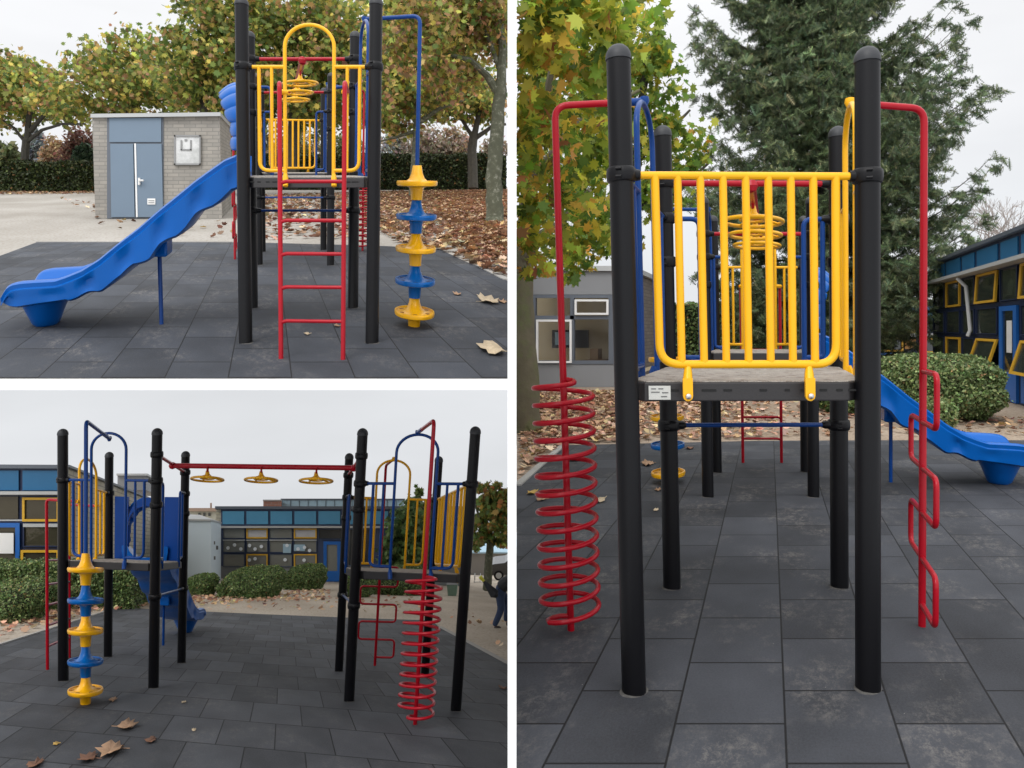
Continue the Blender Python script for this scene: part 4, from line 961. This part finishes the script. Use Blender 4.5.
def window(site,x0,y0,x1,y1,b,frame,root,fw=2.2,pane=GLS,depth=.08,tilt=0,name='window'):
    m=MB(); 
    for q in ((x0,y0,x1,y0+fw),(x0,y1-fw,x1,y1),(x0,y0+fw,x0+fw,y1-fw),(x1-fw,y0+fw,x1,y1-fw)): m.pbox(site,*q,b-depth,depth)
    f=m.build(name,frame,root,smooth=False)
    m=MB(); m.pbox(site,x0+fw,y0+fw,x1-fw,y1-fw,b-depth*.4,.02); m.build('pane',pane,f,smooth=False)
    return f
# left blue building of the lower yard
b=21.; r=thing('school_wing',P(34,600,b),'blue school wing with yellow framed windows and long pale brick side wall','school building')
BW=brick_mat('pale_brick',(.50,.47,.41),(.42,.39,.28),(.27,.255,.235),.5,.16)
D=LO.D
m=MB(); q=[P(-90,620,b+.06),P(69,620,b+.06),P(68.3,467,b+.06),P(-90,467,b+.06)]; m.box8(q+[p+D*27 for p in q]); o=m.build('wall',BW,r,smooth=False); uvb(o,LO)
m=MB(); q=[P(-92,468,b-.15),P(58,468.5,b-.15),P(69.6,467.2,b-.15),P(69.6,464.8,b-.15),P(-92,464,b-.15)]; m.prism(q,D*27.2); m.build('roof',DGRY,r,smooth=False)
m=MB(); m.pbox(LO,-90,468.3,64,620,b,.1); m.build('wall_frame',NAV,r,smooth=False)
for x0,x1 in ((-60,-22),(-18,18.5),(22.5,60)):
    m=MB(); m.pbox(LO,x0,470.5,x1,490.3,b-.05,.04); m.build('cladding_panel',BPN,r,smooth=False)
m=MB(); m.pbox(LO,-90,491.3,64,494.6,b-.25,.3); m.build('gutter',GRYM,r,smooth=False)
GD=glass_mat('dim_window_glass',(.05,.045,.03))
m=MB(); m.pbox(LO,-20,496.5,18,519,b-.04,.03); m.build('pane',GD,r,smooth=False)
window(LO,22,497.5,59,521.5,b,YWF,r,2.4,GD)
window(LO,22.8,524,59,547,b,NAV,r,1.2,GD)
m=MB(); m.pbox(LO,23,523.6,59,527,b-.1,.05); m.pbox(LO,-20,519.5,60,521.0,b-.03,.02); m.build('transom',GRYM,r,smooth=False)
window(LO,20.5,550,59,574,b,YWF,r,2.6,GD)
d=window(LO,-22,523,19.5,600,b,BRT,r,4.4,GD,name='door'); m=MB(); m.pbox(LO,-8,533,13.5,553.5,b-.12,.01); m.build('paper',WFR,d,smooth=False)
m=MB(); m.pbox(LO,9.5,509.8,20,510.8,b-.02,.005); m.pbox(LO,27,512,34,513,b-.02,.004)
# far box on the brick wing
r=thing('rooftop_unit',P(133,489,46),'grey box shaped roof unit above the pale brick wall','roof unit')
m=MB(); m.pbox(LO,117.5,475,146,490,46,5); m.build('casing',GRYP,r,smooth=False); m=MB(); m.pbox(LO,116.5,473.5,147.5,475.5,45.7,5.6); m.build('lid',GRYM,r,smooth=False)
GLB=glass_mat('lit_room_glass',(.20,.205,.185)); NVB=mat('greyish_blue_frame',(.04,.06,.12),.5,.1,3)  # light of the rooms behind is put into the pale glass tint
# middle school building
b=38.; r=thing('school_building',P(300,582,b),'low school building with blue panels and a bright blue door behind clipped bushes','school building')
m=MB(); m.pbox(LO,216,508.5,470,590,b+.1,3); o=m.build('wall',BW,r,smooth=False); uvb(o,LO)
m=MB(); m.pbox(LO,215,506.2,472,509,b-.2,9.5); m.build('roof',DGRY,r,smooth=False)
m=MB(); m.pbox(LO,221,509,470,566,b,.15); m.build('wall_frame',NVB,r,smooth=False)
m=MB(); m.pbox(LO,220.5,566,324,586,b-.02,.15); m.pbox(LO,341,566,470,586,b-.02,.15); m.build('plinth',mat('plinth_grey',(.2,.21,.22),.8),r,smooth=False)
for i in range(9):
    x0=222.5+24*i; m=MB(); m.pbox(LO,x0,511.2,x0+21.6,524.2,b-.07,.05); m.build('cladding_panel',mat('blue_cladding_b',(.08,.27,.43),.5,.1,1) if i==0 else bpy.data.materials['blue_cladding_b'],r,smooth=False)
m=MB(); m.pbox(LO,220,526,470,528,b-.35,.4); m.build('gutter',GRYM,r,smooth=False)
BLN=mat('grey_blind',(.5,.5,.52),.8,.06,2)
cols=[222,245.5,268.5,293,317.5]
for i in range(4):
    x0,x1=cols[i]+.8,cols[i+1]-.8
    for j,(y0,y1) in enumerate(((528.4,538.5),(540,552.5),(554,567))):
        yel=(i in (1,3) and j in (0,2))
        w=window(LO,x0,y0,x1,y1,b,YWF if yel else NVB,r,1.4 if yel else .5,BLN if (yel and j==0) else GLB)
        if j==1:
            mm=MB(); mm.pbox(LO,x0,y0-.4,x1,y0+.6,b-.16,.05); mm.build('sill_bar',GRYM,w,smooth=False)
DOT=mat('white_paper_dots',(.72,.76,.8),.6,.02)
m=MB()
for x,y in ((228,548),(234.5,545),(240.8,549),(249.5,545.6),(255,549),(261.3,546.5),(249.3,560),(255,558.8),(285,559.8),(304,560.2),(287,545.5),(304.5,547.5),(309.5,550.5),(298,549)):
    c=P(x,y,b-.14); m.tube([c,c+Vector((0,.01,0))],1.75*b/F,12)
m.build('window_dots',DOT,r)
m=MB(); m.pbox(LO,283,544,291,553,b-.12,.02); m.pbox(LO,294,544.5,305,551,b-.12,.02); m.build('window_poster',LB_,r,smooth=False)
d=window(LO,323.5,541.5,340.5,581.5,b,BRT,r,3.2,GLB,.12,name='door'); m=MB(); m.pbox(LO,326.5,571,337.5,578.5,b-.1,.06); m.build('kick_panel',BRT,d,smooth=False)
window(LO,318,528.6,345,539.5,b,NVB,r,.8); window(LO,345,528.6,372,566,b,NVB,r,1)
# light blue upper block behind
b2=52.; r=thing('sports_hall',P(340,560,b2),'large windowless pale blue hall rising behind the low school building','hall')
m=MB(); m.pbox(LO,281,499.5,404,590,b2,10); m.build('wall',LB_,r,smooth=False)
m=MB()
for i in range(14): m.pbox(LO,281.5+i*8.8,500.5,282+i*8.8,560,b2-.05,.04)
m.pbox(LO,280.6,498.6,404.6,500.2,b2-.1,10.2); m.build('wall_seams',DGRY,r,smooth=False)
r=thing('brick_stack',P(272,520,50),'reddish brick block on the roof left of the pale blue hall','brick block')
RBK=brick_mat('red_brick',(.32,.15,.11),(.26,.12,.09),(.25,.2,.18),.5,.16)
m=MB(); m.pbox(LO,263.3,500.3,281.5,512,50,5); o=m.build('wall',RBK,r,smooth=False); uvb(o,LO)
m=MB(); m.pbox(LO,262.9,499.6,281.9,500.6,49.9,5.2); m.build('coping',GRYM,r,smooth=False)
r=thing('low_hall',P(490,576,64),'long low grey and blue shed behind the small autumn tree at the right','shed')
m=MB(); m.pbox(LO,425,551,640,577,64,8); m.build('wall',mat('tan_grey_wall',(.22,.20,.18),.8,.1,1),r,smooth=False)
m=MB(); q=[P(424,552,63.6),P(641,552,63.6),P(641,539,70),P(424,539,70)]; m.prism(q,(0,0,-.12)); m.build('roof',LB_,r,smooth=False)
# pale container
b=30.; r=thing('storage_container',P(204,588,b),'pale grey blue storage cabin with small square vents between slide and school','cabin')
CW=mat('pale_cabin_paint',(.52,.61,.67),.6,.05,1)
m=MB(); q=[P(184,592,b),P(211,592,b),P(211,520,b),P(184,519,b)]; q2=[P(184,586,b+6),P(221,584,b+6),P(221,523,b+6),P(184,522.5,b+6)]; m.box8(q+q2); m.build('wall',CW,r,smooth=False)
m=MB(); q=[P(183,520.4,b-.1),P(211.5,520.8,b-.1),P(221.6,523.6,b+6),P(200,516,b+7),P(184,515.5,b+7)]; m.prism(q,(0,0,.06)); m.build('roof',GRYM,r,smooth=False)
m=MB()
for (x,y,s_) in ((212.8,541,2.4),(215.2,545.5,3),(213,548,2),(213,556,2.6)):
    k=(x-211)/10; c=[P(x,y,b+6*k-.1),P(x+s_,y+.3,b+6*(k+.2)-.1),P(x+s_,y+s_+1,b+6*(k+.2)-.1),P(x,y+s_+1.2,b+6*k-.1)]; m.prism(c,(-.03,-.02,0))
m.build('vent',mat('vent_dark',(.06,.06,.055),.8),r,smooth=False)
r=thing('distant_house',P(202,519,70),'brown roofed distant building above the storage cabin','house')
m=MB(); m.pbox(LO,186,511,217,524,70,8); m.build('wall',mat('far_wall',(.33,.33,.28),.8),r,smooth=False)
m=MB(); m.pbox(LO,185,508,217.5,511.2,69.6,9); m.tube([P(211,508,70),P(211,503,70)],.08,6); m.build('roof',mat('brown_roof',(.25,.18,.14),.8),r,smooth=False)
m=MB(); [m.pbox(LO,x,513,x+2.5,516,69.9,.05) for x in (198,203,208)]; m.build('windows',GLS,r,smooth=False)

# ---- level yard: grey building at the left
b=F*1.5/(387-328); r=thing('grey_building',P(575,387,b),'grey panelled building with large window and brick side wall behind the red spiral','building')
D=LV.D; DB=brick_mat('brown_grey_brick',(.20,.175,.155),(.15,.13,.12),(.11,.10,.095),.30,.10)
BG=brick_mat('beige_brick',(.42,.39,.33),(.36,.33,.28),(.25,.24,.22),.30,.10)
m=MB()      # shell with an open window bay
for q in ((517.2,270.5,532,387),(532,270.5,612,296),(532,363,612,387),(612,270.5,633,387)): m.pbox(LV,*q,b,.3)
o=m.build('wall',BG,r,smooth=False); uvb(o,LV)
m=MB(); q=[P(630,387,b+.31),P(633,387,b+.31),P(633,270.5,b+.31),P(630,270.5,b+.31)]; m.box8(q+[p+D*7 for p in q]); o=m.build('side_wall',DB,r,smooth=False); uvb(o,LV)
m=MB(); m.pbox(LV,531,271.5,633,294.5,b-.06,.05); m.build('panel',GRYP,r,smooth=False)
m=MB(); m.pbox(LV,531,364.5,633,387,b-.06,.05); m.build('panel',GRYP,r,smooth=False)
m=MB(); m.pbox(LV,517.2,265.8,633.6,270.8,b-.15,7.6); m.build('roof',GRYM,r,smooth=False)
f=MB()
for q in ((532,294.8,633,298),(532,360.5,633,364.2),(532,298,535.5,360.5),(570,298,574,360.5),(608.5,298,633,360.5),(535.5,315.6,608.5,319.4)): f.pbox(LV,*q,b-.08,.12)
fr=f.build('window_frame',DGRY,r,smooth=False)
window(LV,536,319.6,571.5,363,b-.1,WFR,fr,2,GLC,.05,name='casement'); window(LV,574.5,299.4,608.3,314.8,b-.1,WFR,fr,2,GLC,.05,name='casement')
m=MB(); m.pbox(LV,535.5,298,570,315.6,b,.02); m.pbox(LV,574,319.4,608.5,360.5,b,.02); m.build('pane',GLC,fr,smooth=False)
m=MB(); 
m.pbox(LV,529,290,636,372,b+3,.1); m.pbox(LV,520,372,633,376,b+.3,3); m.build('room_wall',mat('room_beige',(.75,.64,.44),.8,.1,1),r,smooth=False)
m=MB(); m.pbox(LV,552,330,588,348,b+2.6,.15); m.build('television',mat('tv_black',(.01,.012,.016),.25),r,smooth=False)
m=MB(); m.pbox(LV,555,332,572,345,b+2.58,.01); m.build('television_picture',LB_,r,smooth=False)
m=MB(); m.pbox(LV,590,349,598,366,b+2,.5); m.pbox(LV,584,360,606,366,b+1.8,.8); m.build('cupboard',mat('light_wood',(.5,.33,.18),.6),r,smooth=False)
# right blue wing, facade running away from the viewer
r=thing('blue_school_wing',LV.w(4.9,18,0),'dark blue school wing with yellow framed windows running away on the right side','school building')
a0=4.9; W=lambda b_,h,o=0:LV.D*b_+Vector((a0-o,0,h))+Vector((0,0,0)) if False else Vector((a0-o+b_*(LV.vx-CX)/F,b_,h))
def fbox(mb,b0,b1,h0,h1,o0,o1):
    q=[W(b0,h0,o0),W(b1,h0,o0),W(b1,h1,o0),W(b0,h1,o0)]; q2=[W(b0,h0,o1),W(b1,h0,o1),W(b1,h1,o1),W(b0,h1,o1)]; mb.box8(q+q2)
bs=[22.3,20.76,19.04,17.7,15.9,14.6,12.9,11.4,9.9]
m=MB(); fbox(m,9.6,22.4,-.1,.6,-6,0); fbox(m,9.6,22.4,2.78,3.36,-6,0)
for q in bs: fbox(m,q-.07,q+.07,.6,2.78,-.2,.0)
fbox(m,9.6,22.4,1.96,2.05,-.2,.0); fbox(m,9.6,22.4,1.27,1.35,-.2,.0); fbox(m,22.15,22.4,.5,2.8,-6,0)
m.build('wall_frame',NAV,r,smooth=False)
m=MB(); fbox(m,9.4,22.7,3.37,3.45,-6,.15); m.build('roof',DGRY,r,smooth=False)
m=MB(); fbox(m,9.4,22.6,2.76,2.84,-.05,.35); m.build('gutter',GRYM,r,smooth=False)
m=MB(); fbox(m,9.6,22.3,.0,3.0,-2.6,-2.5); m.build('room_wall',mat('dim_room',(.55,.47,.34),.9,.2,1),r,smooth=False)
for i in range(len(bs)-1):
    hi,lo_=bs[i]-.09,bs[i+1]+.09
    m=MB(); fbox(m,lo_+.02,hi-.02,2.90,3.30,0.002,.03); m.build('cladding_panel',BPN,r,smooth=False)
    m=MB(); fbox(m,lo_,hi,.05,.56,.002,.03)
    if i!=4: m.build('lower_panel',BRT,r,smooth=False)
    for j,(h0,h1) in enumerate(((2.06,2.74),(1.36,1.95),(.62,1.26))):
        if i==4 and j>0: continue
        yel=(i in (1,3,5,7) and j in (0,2))
        tl=.22 if (i in (3,5,7) and j==2) else (.05 if i in(3,5) and j==0 else 0)
        m=MB(); fm=YWF if yel else NAV; w_=.075 if yel else .03
        def tb(b0,b1,z0,z1,m=m,tl=tl,h0=h0,h1=h1):
            g=lambda z:tl*(h1-z)/(h1-h0)
            q=[W(b0,z0,.05+g(z0)),W(b1,z0,.05+g(z0)),W(b1,z1,.05+g(z1)),W(b0,z1,.05+g(z1))]; q2=[W(b0,z0,.0+g(z0)),W(b1,z0,.0+g(z0)),W(b1,z1,.0+g(z1)),W(b0,z1,.0+g(z1))]; m.box8(q+q2)
        tb(lo_,hi,h0,h0+w_*.7); tb(lo_,hi,h1-w_*.7,h1); tb(lo_,lo_+w_*1.5,h0+w_*.7,h1-w_*.7); tb(hi-w_*1.5,hi,h0+w_*.7,h1-w_*.7)
        wo=m.build('window',fm,r,smooth=False)
        m=MB(); g0,g1=tl,0
        q=[W(lo_+w_,h0+.02,.02+g0),W(hi-w_,h0+.02,.02+g0),W(hi-w_,h1-.02,.02+g1),W(lo_+w_,h1-.02,.02+g1)]; m.prism(q,(.01,0,0)); m.build('pane',glass_mat('wing_glass',(.05,.06,.05),.45) if 'wing_glass' not in bpy.data.materials else bpy.data.materials['wing_glass'],wo,smooth=False)
m=MB(); lo_,hi=bs[5]+.1,bs[4]-.1
fbox(m,lo_,hi,.02,.6,.0,.06); fbox(m,lo_,hi,1.85,1.95,.0,.06); fbox(m,lo_,lo_+.2,.6,1.85,.0,.06); fbox(m,hi-.2,hi,.6,1.85,.0,.06); d=m.build('door',BRT,r,smooth=False)
m=MB(); fbox(m,lo_+.2,hi-.2,.6,1.85,.01,.03); m.build('pane',GLS,d,smooth=False); m=MB(); fbox(m,lo_+.32,hi-.45,1.0,1.65,.035,.04); m.build('paper',WFR,d,smooth=False)
m=MB(); m.tube([W(18.35,2.72,.30),W(18.2,2.5,.12),W(17.9,1.45,.10),W(17.9,1.3,.16)],.045,8); m.build('downpipe',GRYM,r)
m=MB(); m.tube([W(22.5,2.7,.25),W(22.45,1.4,.15)],.05,8); m.build('downpipe',GRYM,r)
# cross wing at the far end
b=30.; r=thing('cross_wing',P(905,380,b),'low blue wing with orange blinds at the far end behind the big bush','school building')
m=MB(); m.pbox(LV,872,300,962,372,b+.1,6); m.build('wall',NAV,r,smooth=False)
m=MB(); m.pbox(LV,872,306,962,322,b-.02,.1); m.build('cladding_panel',BPN,r,smooth=False)
m=MB(); m.pbox(LV,872,333.5,962,336.5,b-.3,.35); m.build('gutter',GRYM,r,smooth=False)
m=MB(); m.pbox(LV,872,353,962,366,b-.03,.1); m.build('lower_panel',BRT,r,smooth=False)
window(LV,880,338,903.5,351.5,b,YWF,r,1.8,GLS); window(LV,923,338,936,353,b,YWF,r,1.8,GLS); window(LV,881,323,903,333,b,NAV,r,1,GLS)
m=MB(); m.pbox(LV,905,323,916,333,b-.04,.05); m.pbox(LV,905,339,916,349,b-.04,.05); m.build('orange_blind',mat('orange_blind',(.36,.19,.06),.7),r,smooth=False)
# street lamp beyond the blue roof
r=thing('street_lamp',P(972,330,36),'thin grey street lamp with a curved arm above the blue roof','street lamp')
m=MB(); m.tube([P(972,330,36),P(972,250,36),P(969,240,36),P(960,236,36),P(953,239,36)],.06,8); m.build('pole',GRYM,r)
m=MB(); m.tube([P(958,236.5,36),P(954,238,36),P(950,241,36)],[.08,.14,.05],8); m.build('lamp_head',GRYM,r)

# ------------------------------------------------------------------ lower yard: car, bin, rack, person
def car(site,x,y,L,label,body):
    a,b=site.g(x,y); b=50.; base=P(x,y,b); r=thing('parked_car',base,label,'car')
    k=site.D*1.0
    prof=[(0,.35),(.02,.62),(.10,.80),(.55,.92),(1.25,.98),(2.0,1.42),(2.5,1.50),(3.5,1.46),(4.15,1.02),(4.3,.8),(4.3,.35)]
    prof=[(px,pz if pz<.5 else .35+(pz-.35)*1.3) for px,pz in prof]
    side=[base+Vector((px,0,pz)) for px,pz in prof]; m=MB(); m.prism(side,(0,1.75,-.0)); m.build('body',body,r,smooth=False,bevel=.05)
    g=[(1.40,1.24),(2.05,1.66),(2.5,1.76),(3.4,1.70),(3.9,1.26)]
    m=MB(); m.prism([base+Vector((px,-.015,pz)) for px,pz in g],(0,.01,0)); m.build('side_window',GLS,r,smooth=False)
    for wx in (.85,3.5):
        c=base+Vector((wx,-.02,.33)); w_=MB(); w_.tube([c,c+Vector((0,.22,0))],.33,20); wo=w_.build('wheel',BLK,r); w_=MB(); w_.tube([c+Vector((0,-.012,0)),c],.2,14); w_.build('rim',GRYM,wo)
    m=MB(); m.box(base.x-.01,base.y+.1,base.z+.62,base.x+.06,base.y+.4,base.z+.75); m.build('headlight',WFR,r)
CARB=mat('black_car_paint',(.012,.014,.018),.2,.05,2,coat=.8)
car(LO,486,580.5,4.3,'black parked car half hidden at the right edge beyond the paving',CARB)
r=thing('waste_bin',LO.G(452,596),'small green lidded waste bin between the last two posts','bin')
a,b=LO.g(452,596); bi=mat('green_bin_plastic',(.12,.19,.14),.6); p=LO.G(452,596)
m=MB(); w0=5.2*b/F; m.box8([p+Vector(q) for q in ((-w0*.8,0,0),(w0*.8,0,0),(w0,0,.42),(-w0,0,.42),(-w0*.8,.4,0),(w0*.8,.4,0),(w0,.4,.42),(-w0,.4,.42))]); m.build('body',bi,r,smooth=False,bevel=.01)
m=MB(); m.box8([p+Vector(q) for q in ((-w0*1.06,-.03,.425),(w0*1.06,-.03,.425),(w0*.95,.05,.5),(-w0*.95,.05,.5),(-w0*1.06,.43,.425),(w0*1.06,.43,.425),(w0*.95,.36,.5),(-w0*.95,.36,.5))]); m.build('lid',GRYP,r,smooth=False)
r=thing('bicycle_rack',LO.G(483,583),'low grey metal bicycle rack in front of the black car','bicycle rack')
p=LO.G(483,583); m=MB()
for k in range(4): m.tube(fillet([p+Vector((-.5+k*.33,0,0)),p+Vector((-.5+k*.33,0,.42)),p+Vector((-.5+k*.33,.5,.42)),p+Vector((-.5+k*.33,.5,0))],.1),.018,6)
m.build('hoops',GRYM,r); m=MB(); m.tube([p+Vector((-.55,.0,.06)),p+Vector((.55,0,.06))],.02,6); m.tube([p+Vector((-.55,.0,.40)),p+Vector((.55,0,.40))],.015,6); m.build('rails',GRYM,r)
# person bending forward, seen from behind and the side
a,b=LO.g(500,627.5); gp=LO.w(a,b,0); SC=1.0
r=thing('person',gp,'person in dark jacket and blue jeans bending over beside the last black post','person')
def skin(name,pts,edges,rad,m,parent,sub=2):
    me=bpy.data.meshes.new(name); me.from_pydata([tuple(p) for p in pts],edges,[]); o=bpy.data.objects.new(name,me); C.objects.link(o); o.parent=parent
    md=o.modifiers.new('skin','SKIN'); 
    sv=me.skin_vertices[0].data if me.skin_vertices else None
    if sv is None:
        bpy.context.view_layer.update(); sv=me.skin_vertices[0].data
    for i,q in enumerate(rad): sv[i].radius=(q if isinstance(q,tuple) else (q,q))
    sv[0].use_root=True
    s=o.modifiers.new('sub','SUBSURF'); s.levels=sub; s.render_levels=sub; md.use_smooth_shade=True
    me.materials.append(m); return o
SKN=mat('skin',(.45,.26,.19),.6); JEAN=mat('blue_jeans',(.03,.05,.11),.85,.25,20,.2,80); JAC=mat('dark_jacket',(.02,.022,.028),.7,.25,10,.2,50); SHO=mat('brown_shoes',(.06,.045,.04),.6); HAIR=mat('dark_hair',(.03,.02,.015),.7)
hip=Vector((-.02,0,.80)); ch=Vector((.30,.0,1.06)); nk=Vector((.40,0,1.10)); hd=Vector((.55,0,1.08))
body=[hip,Vector((.14,0,.95)),ch,nk,Vector((.52,0,1.10)),Vector((.60,0,1.04)), # spine, head
  Vector((.0,-.10,.74)),Vector((.03,-.12,.42)),Vector((-.12,-.12,.09)),  # near leg
  Vector((.0,.10,.74)),Vector((.16,.13,.44)),Vector((.12,.13,.08)),
  ch+Vector((.02,-.17,-.01)),Vector((.33,-.22,.80)),Vector((.50,-.20,.62)),
  ch+Vector((.02,.17,-.01)),Vector((.42,.20,.80)),Vector((.55,.14,.66)), Vector((-.02,-.12,.05)),Vector((.22,.13,.045))]
ed=[(0,1),(1,2),(2,3),(3,4),(4,5),(0,6),(6,7),(7,8),(0,9),(9,10),(10,11),(2,12),(12,13),(13,14),(2,15),(15,16),(16,17),(8,18),(11,19)]
rad=[.06,.07,.09,.055,.095,.085,.06,.045,.03,.06,.045,.03,.05,.038,.030,.05,.038,.030,.02,.02]
bd=skin('body',body,ed,rad,SKN,r)
j=[hip+Vector((.05,0,.07)),hip,Vector((.0,-.10,.74)),Vector((.03,-.12,.42)),Vector((-.12,-.12,.07)),Vector((.0,.10,.74)),Vector((.16,.13,.44)),Vector((.12,.13,.07))]
skin('trousers',j,[(0,1),(1,2),(2,3),(3,4),(1,5),(5,6),(6,7)],[.150,.150,.108,.078,.06,.108,.078,.06],JEAN,r)
j=[hip+Vector((.0,0,.0)),Vector((.13,0,.94)),ch,ch+Vector((.04,-.18,-.01)),Vector((.33,-.22,.80)),Vector((.47,-.205,.66)),ch+Vector((.04,.18,-.01)),Vector((.42,.20,.80)),Vector((.53,.15,.69)),nk]
skin('jacket',j,[(0,1),(1,2),(2,3),(3,4),(4,5),(2,6),(6,7),(7,8),(2,9)],[.165,.155,.165,.08,.062,.05,.08,.062,.05,.075],JAC,r)
skin('hair',[Vector((.50,0,1.17)),Vector((.58,0,1.15)),Vector((.44,0,1.14))],[(0,1),(0,2)],[.085,.07,.06],HAIR,r)
for (px,py,pz,dx) in ((-.13,-.12,.04,.16),(.11,.13,.04,.17)):
    skin('shoe',[Vector((px,py,pz)),Vector((px+dx*.6,py,pz-.005)),Vector((px+dx,py,pz-.01))],[(0,1),(1,2)],[.062,.052,.04],SHO,r)
for (hx,hy,hz) in ((.50,-.20,.61),(.55,.14,.65)):
    h=skin('hand',[Vector((hx,hy,hz)),Vector((hx+.03,hy,hz-.05)),Vector((hx+.045,hy-.025,hz-.11)),Vector((hx+.05,hy-.008,hz-.12)),Vector((hx+.05,hy+.01,hz-.115)),Vector((hx+.04,hy+.026,hz-.10)),Vector((hx+.06,hy-.03,hz-.05))],[(0,1),(1,2),(1,3),(1,4),(1,5),(0,6)],[.026,.03,.009,.009,.009,.008,.010],SKN,r,1)
r=thing('folded_umbrella',gp+Vector((-.1,-.25,.95)),'folded black umbrella with a yellow tip held under the arm of the bending person','umbrella')
u0,u1=P(497,597,b-.35),P(480,576.5,b-.35)
m=MB(); m.tube([u0,u0.lerp(u1,.15),u0.lerp(u1,.5),u0.lerp(u1,.8)],[.03,.10,.06,.025],10); m.build('canopy',JAC,r)
m=MB(); m.tube([u0.lerp(u1,.76),u1],[.028,.04],8); m.build('grip',mat('yellow_plastic',(.65,.62,.05),.5),r)

# ------------------------------------------------------------------ light and camera
w=bpy.data.worlds.new('World'); bpy.context.scene.world=w; w.use_nodes=True; N=w.node_tree.nodes; L=w.node_tree.links; N.clear()
out=N.new('ShaderNodeOutputWorld'); bg=N.new('ShaderNodeBackground'); sky=N.new('ShaderNodeTexSky'); sky.sky_type='NISHITA'; sky.sun_disc=False
SUN_EL,SUN_AZ=math.radians(48),math.radians(205)      # azimuth clockwise from +Y: behind the viewer, to the left
sky.sun_elevation=SUN_EL; sky.sun_rotation=SUN_AZ
tc=N.new('ShaderNodeTexCoord'); sp=N.new('ShaderNodeSeparateXYZ'); L.new(tc.outputs['Generated'],sp.inputs[0])
rp=N.new('ShaderNodeValToRGB'); e=rp.color_ramp; e.elements[0].position=0; e.elements[0].color=(.76,.78,.81,1); e.elements[1].position=1; e.elements[1].color=(1,1,1,1)
mp=N.new('ShaderNodeMapRange'); mp.inputs['From Min'].default_value=-.30; mp.inputs['From Max'].default_value=1; L.new(sp.outputs[2],mp.inputs['Value']); L.new(mp.outputs[0],rp.inputs['Fac'])
for pos,c in ((.231,(.83,.85,.88)),(.33,(.90,.915,.94)),(.42,(.98,.985,1.0))):
    q=e.elements.new(pos); q.color=(*c,1)
nz=N.new('ShaderNodeTexNoise'); nz.inputs['Scale'].default_value=2.2; nz.inputs['Detail'].default_value=4; mpg=N.new('ShaderNodeMapping'); mpg.inputs['Scale'].default_value=(1,1,3.5); L.new(tc.outputs['Generated'],mpg.inputs[0]); L.new(mpg.outputs[0],nz.inputs['Vector'])
mr=N.new('ShaderNodeMapRange'); mr.inputs['From Min'].default_value=.3; mr.inputs['From Max'].default_value=.7; mr.inputs['To Min'].default_value=.93; mr.inputs['To Max'].default_value=1.07; L.new(nz.outputs['Fac'],mr.inputs['Value'])
hi=N.new('ShaderNodeMapRange'); hi.inputs['From Min'].default_value=.35; hi.inputs['From Max'].default_value=1; hi.inputs['To Min'].default_value=1; hi.inputs['To Max'].default_value=2.2; L.new(sp.outputs[2],hi.inputs['Value'])
az=N.new('ShaderNodeMapRange'); az.inputs['From Min'].default_value=.1; az.inputs['From Max'].default_value=-.8; az.inputs['To Min'].default_value=1; az.inputs['To Max'].default_value=1.5; L.new(sp.outputs[1],az.inputs['Value'])
m0=N.new('ShaderNodeMath'); m0.operation='MULTIPLY'; L.new(mr.outputs[0],m0.inputs[0]); L.new(az.outputs[0],m0.inputs[1])
mm=N.new('ShaderNodeMath'); mm.operation='MULTIPLY'; L.new(m0.outputs[0],mm.inputs[0]); L.new(hi.outputs[0],mm.inputs[1])
vs=N.new('ShaderNodeVectorMath'); vs.operation='SCALE'; L.new(rp.outputs[0],vs.inputs[0]); L.new(mm.outputs[0],vs.inputs['Scale'])
bg2=N.new('ShaderNodeBackground'); L.new(vs.outputs[0],bg2.inputs['Color']); bg2.inputs['Strength'].default_value=1.0
L.new(sky.outputs[0],bg.inputs['Color']); bg.inputs['Strength'].default_value=.10
mxs=N.new('ShaderNodeMixShader'); mxs.inputs[0].default_value=.93; L.new(bg.outputs[0],mxs.inputs[1]); L.new(bg2.outputs[0],mxs.inputs[2]); L.new(mxs.outputs[0],out.inputs[0])
sl=bpy.data.lights.new('sun','SUN'); sl.energy=1.0; sl.angle=math.radians(25); sl.color=(1,.97,.93); so=bpy.data.objects.new('sun',sl); C.objects.link(so)
dv=Vector((math.sin(SUN_AZ)*math.cos(SUN_EL),math.cos(SUN_AZ)*math.cos(SUN_EL),math.sin(SUN_EL))); so.rotation_euler=dv.to_track_quat('Z','Y').to_euler()
cam=bpy.data.cameras.new('camera'); cam.sensor_width=36; cam.lens=F/1024*36; cam.shift_x=(512-CX)/1024; cam.shift_y=-(384-CY)/1024
cam.clip_start=.05; cam.clip_end=1500; co=bpy.data.objects.new('camera',cam); C.objects.link(co); co.location=(0,0,EYE); co.rotation_euler=(math.pi/2,0,0)
sc=bpy.context.scene; sc.camera=co; sc.render.engine='CYCLES'
sc.view_settings.view_transform='Standard'; sc.view_settings.look='None'; sc.view_settings.exposure=0; sc.view_settings.gamma=1
sc.cycles.use_denoising=True; sc.cycles.max_bounces=6; sc.cycles.transparent_max_bounces=12
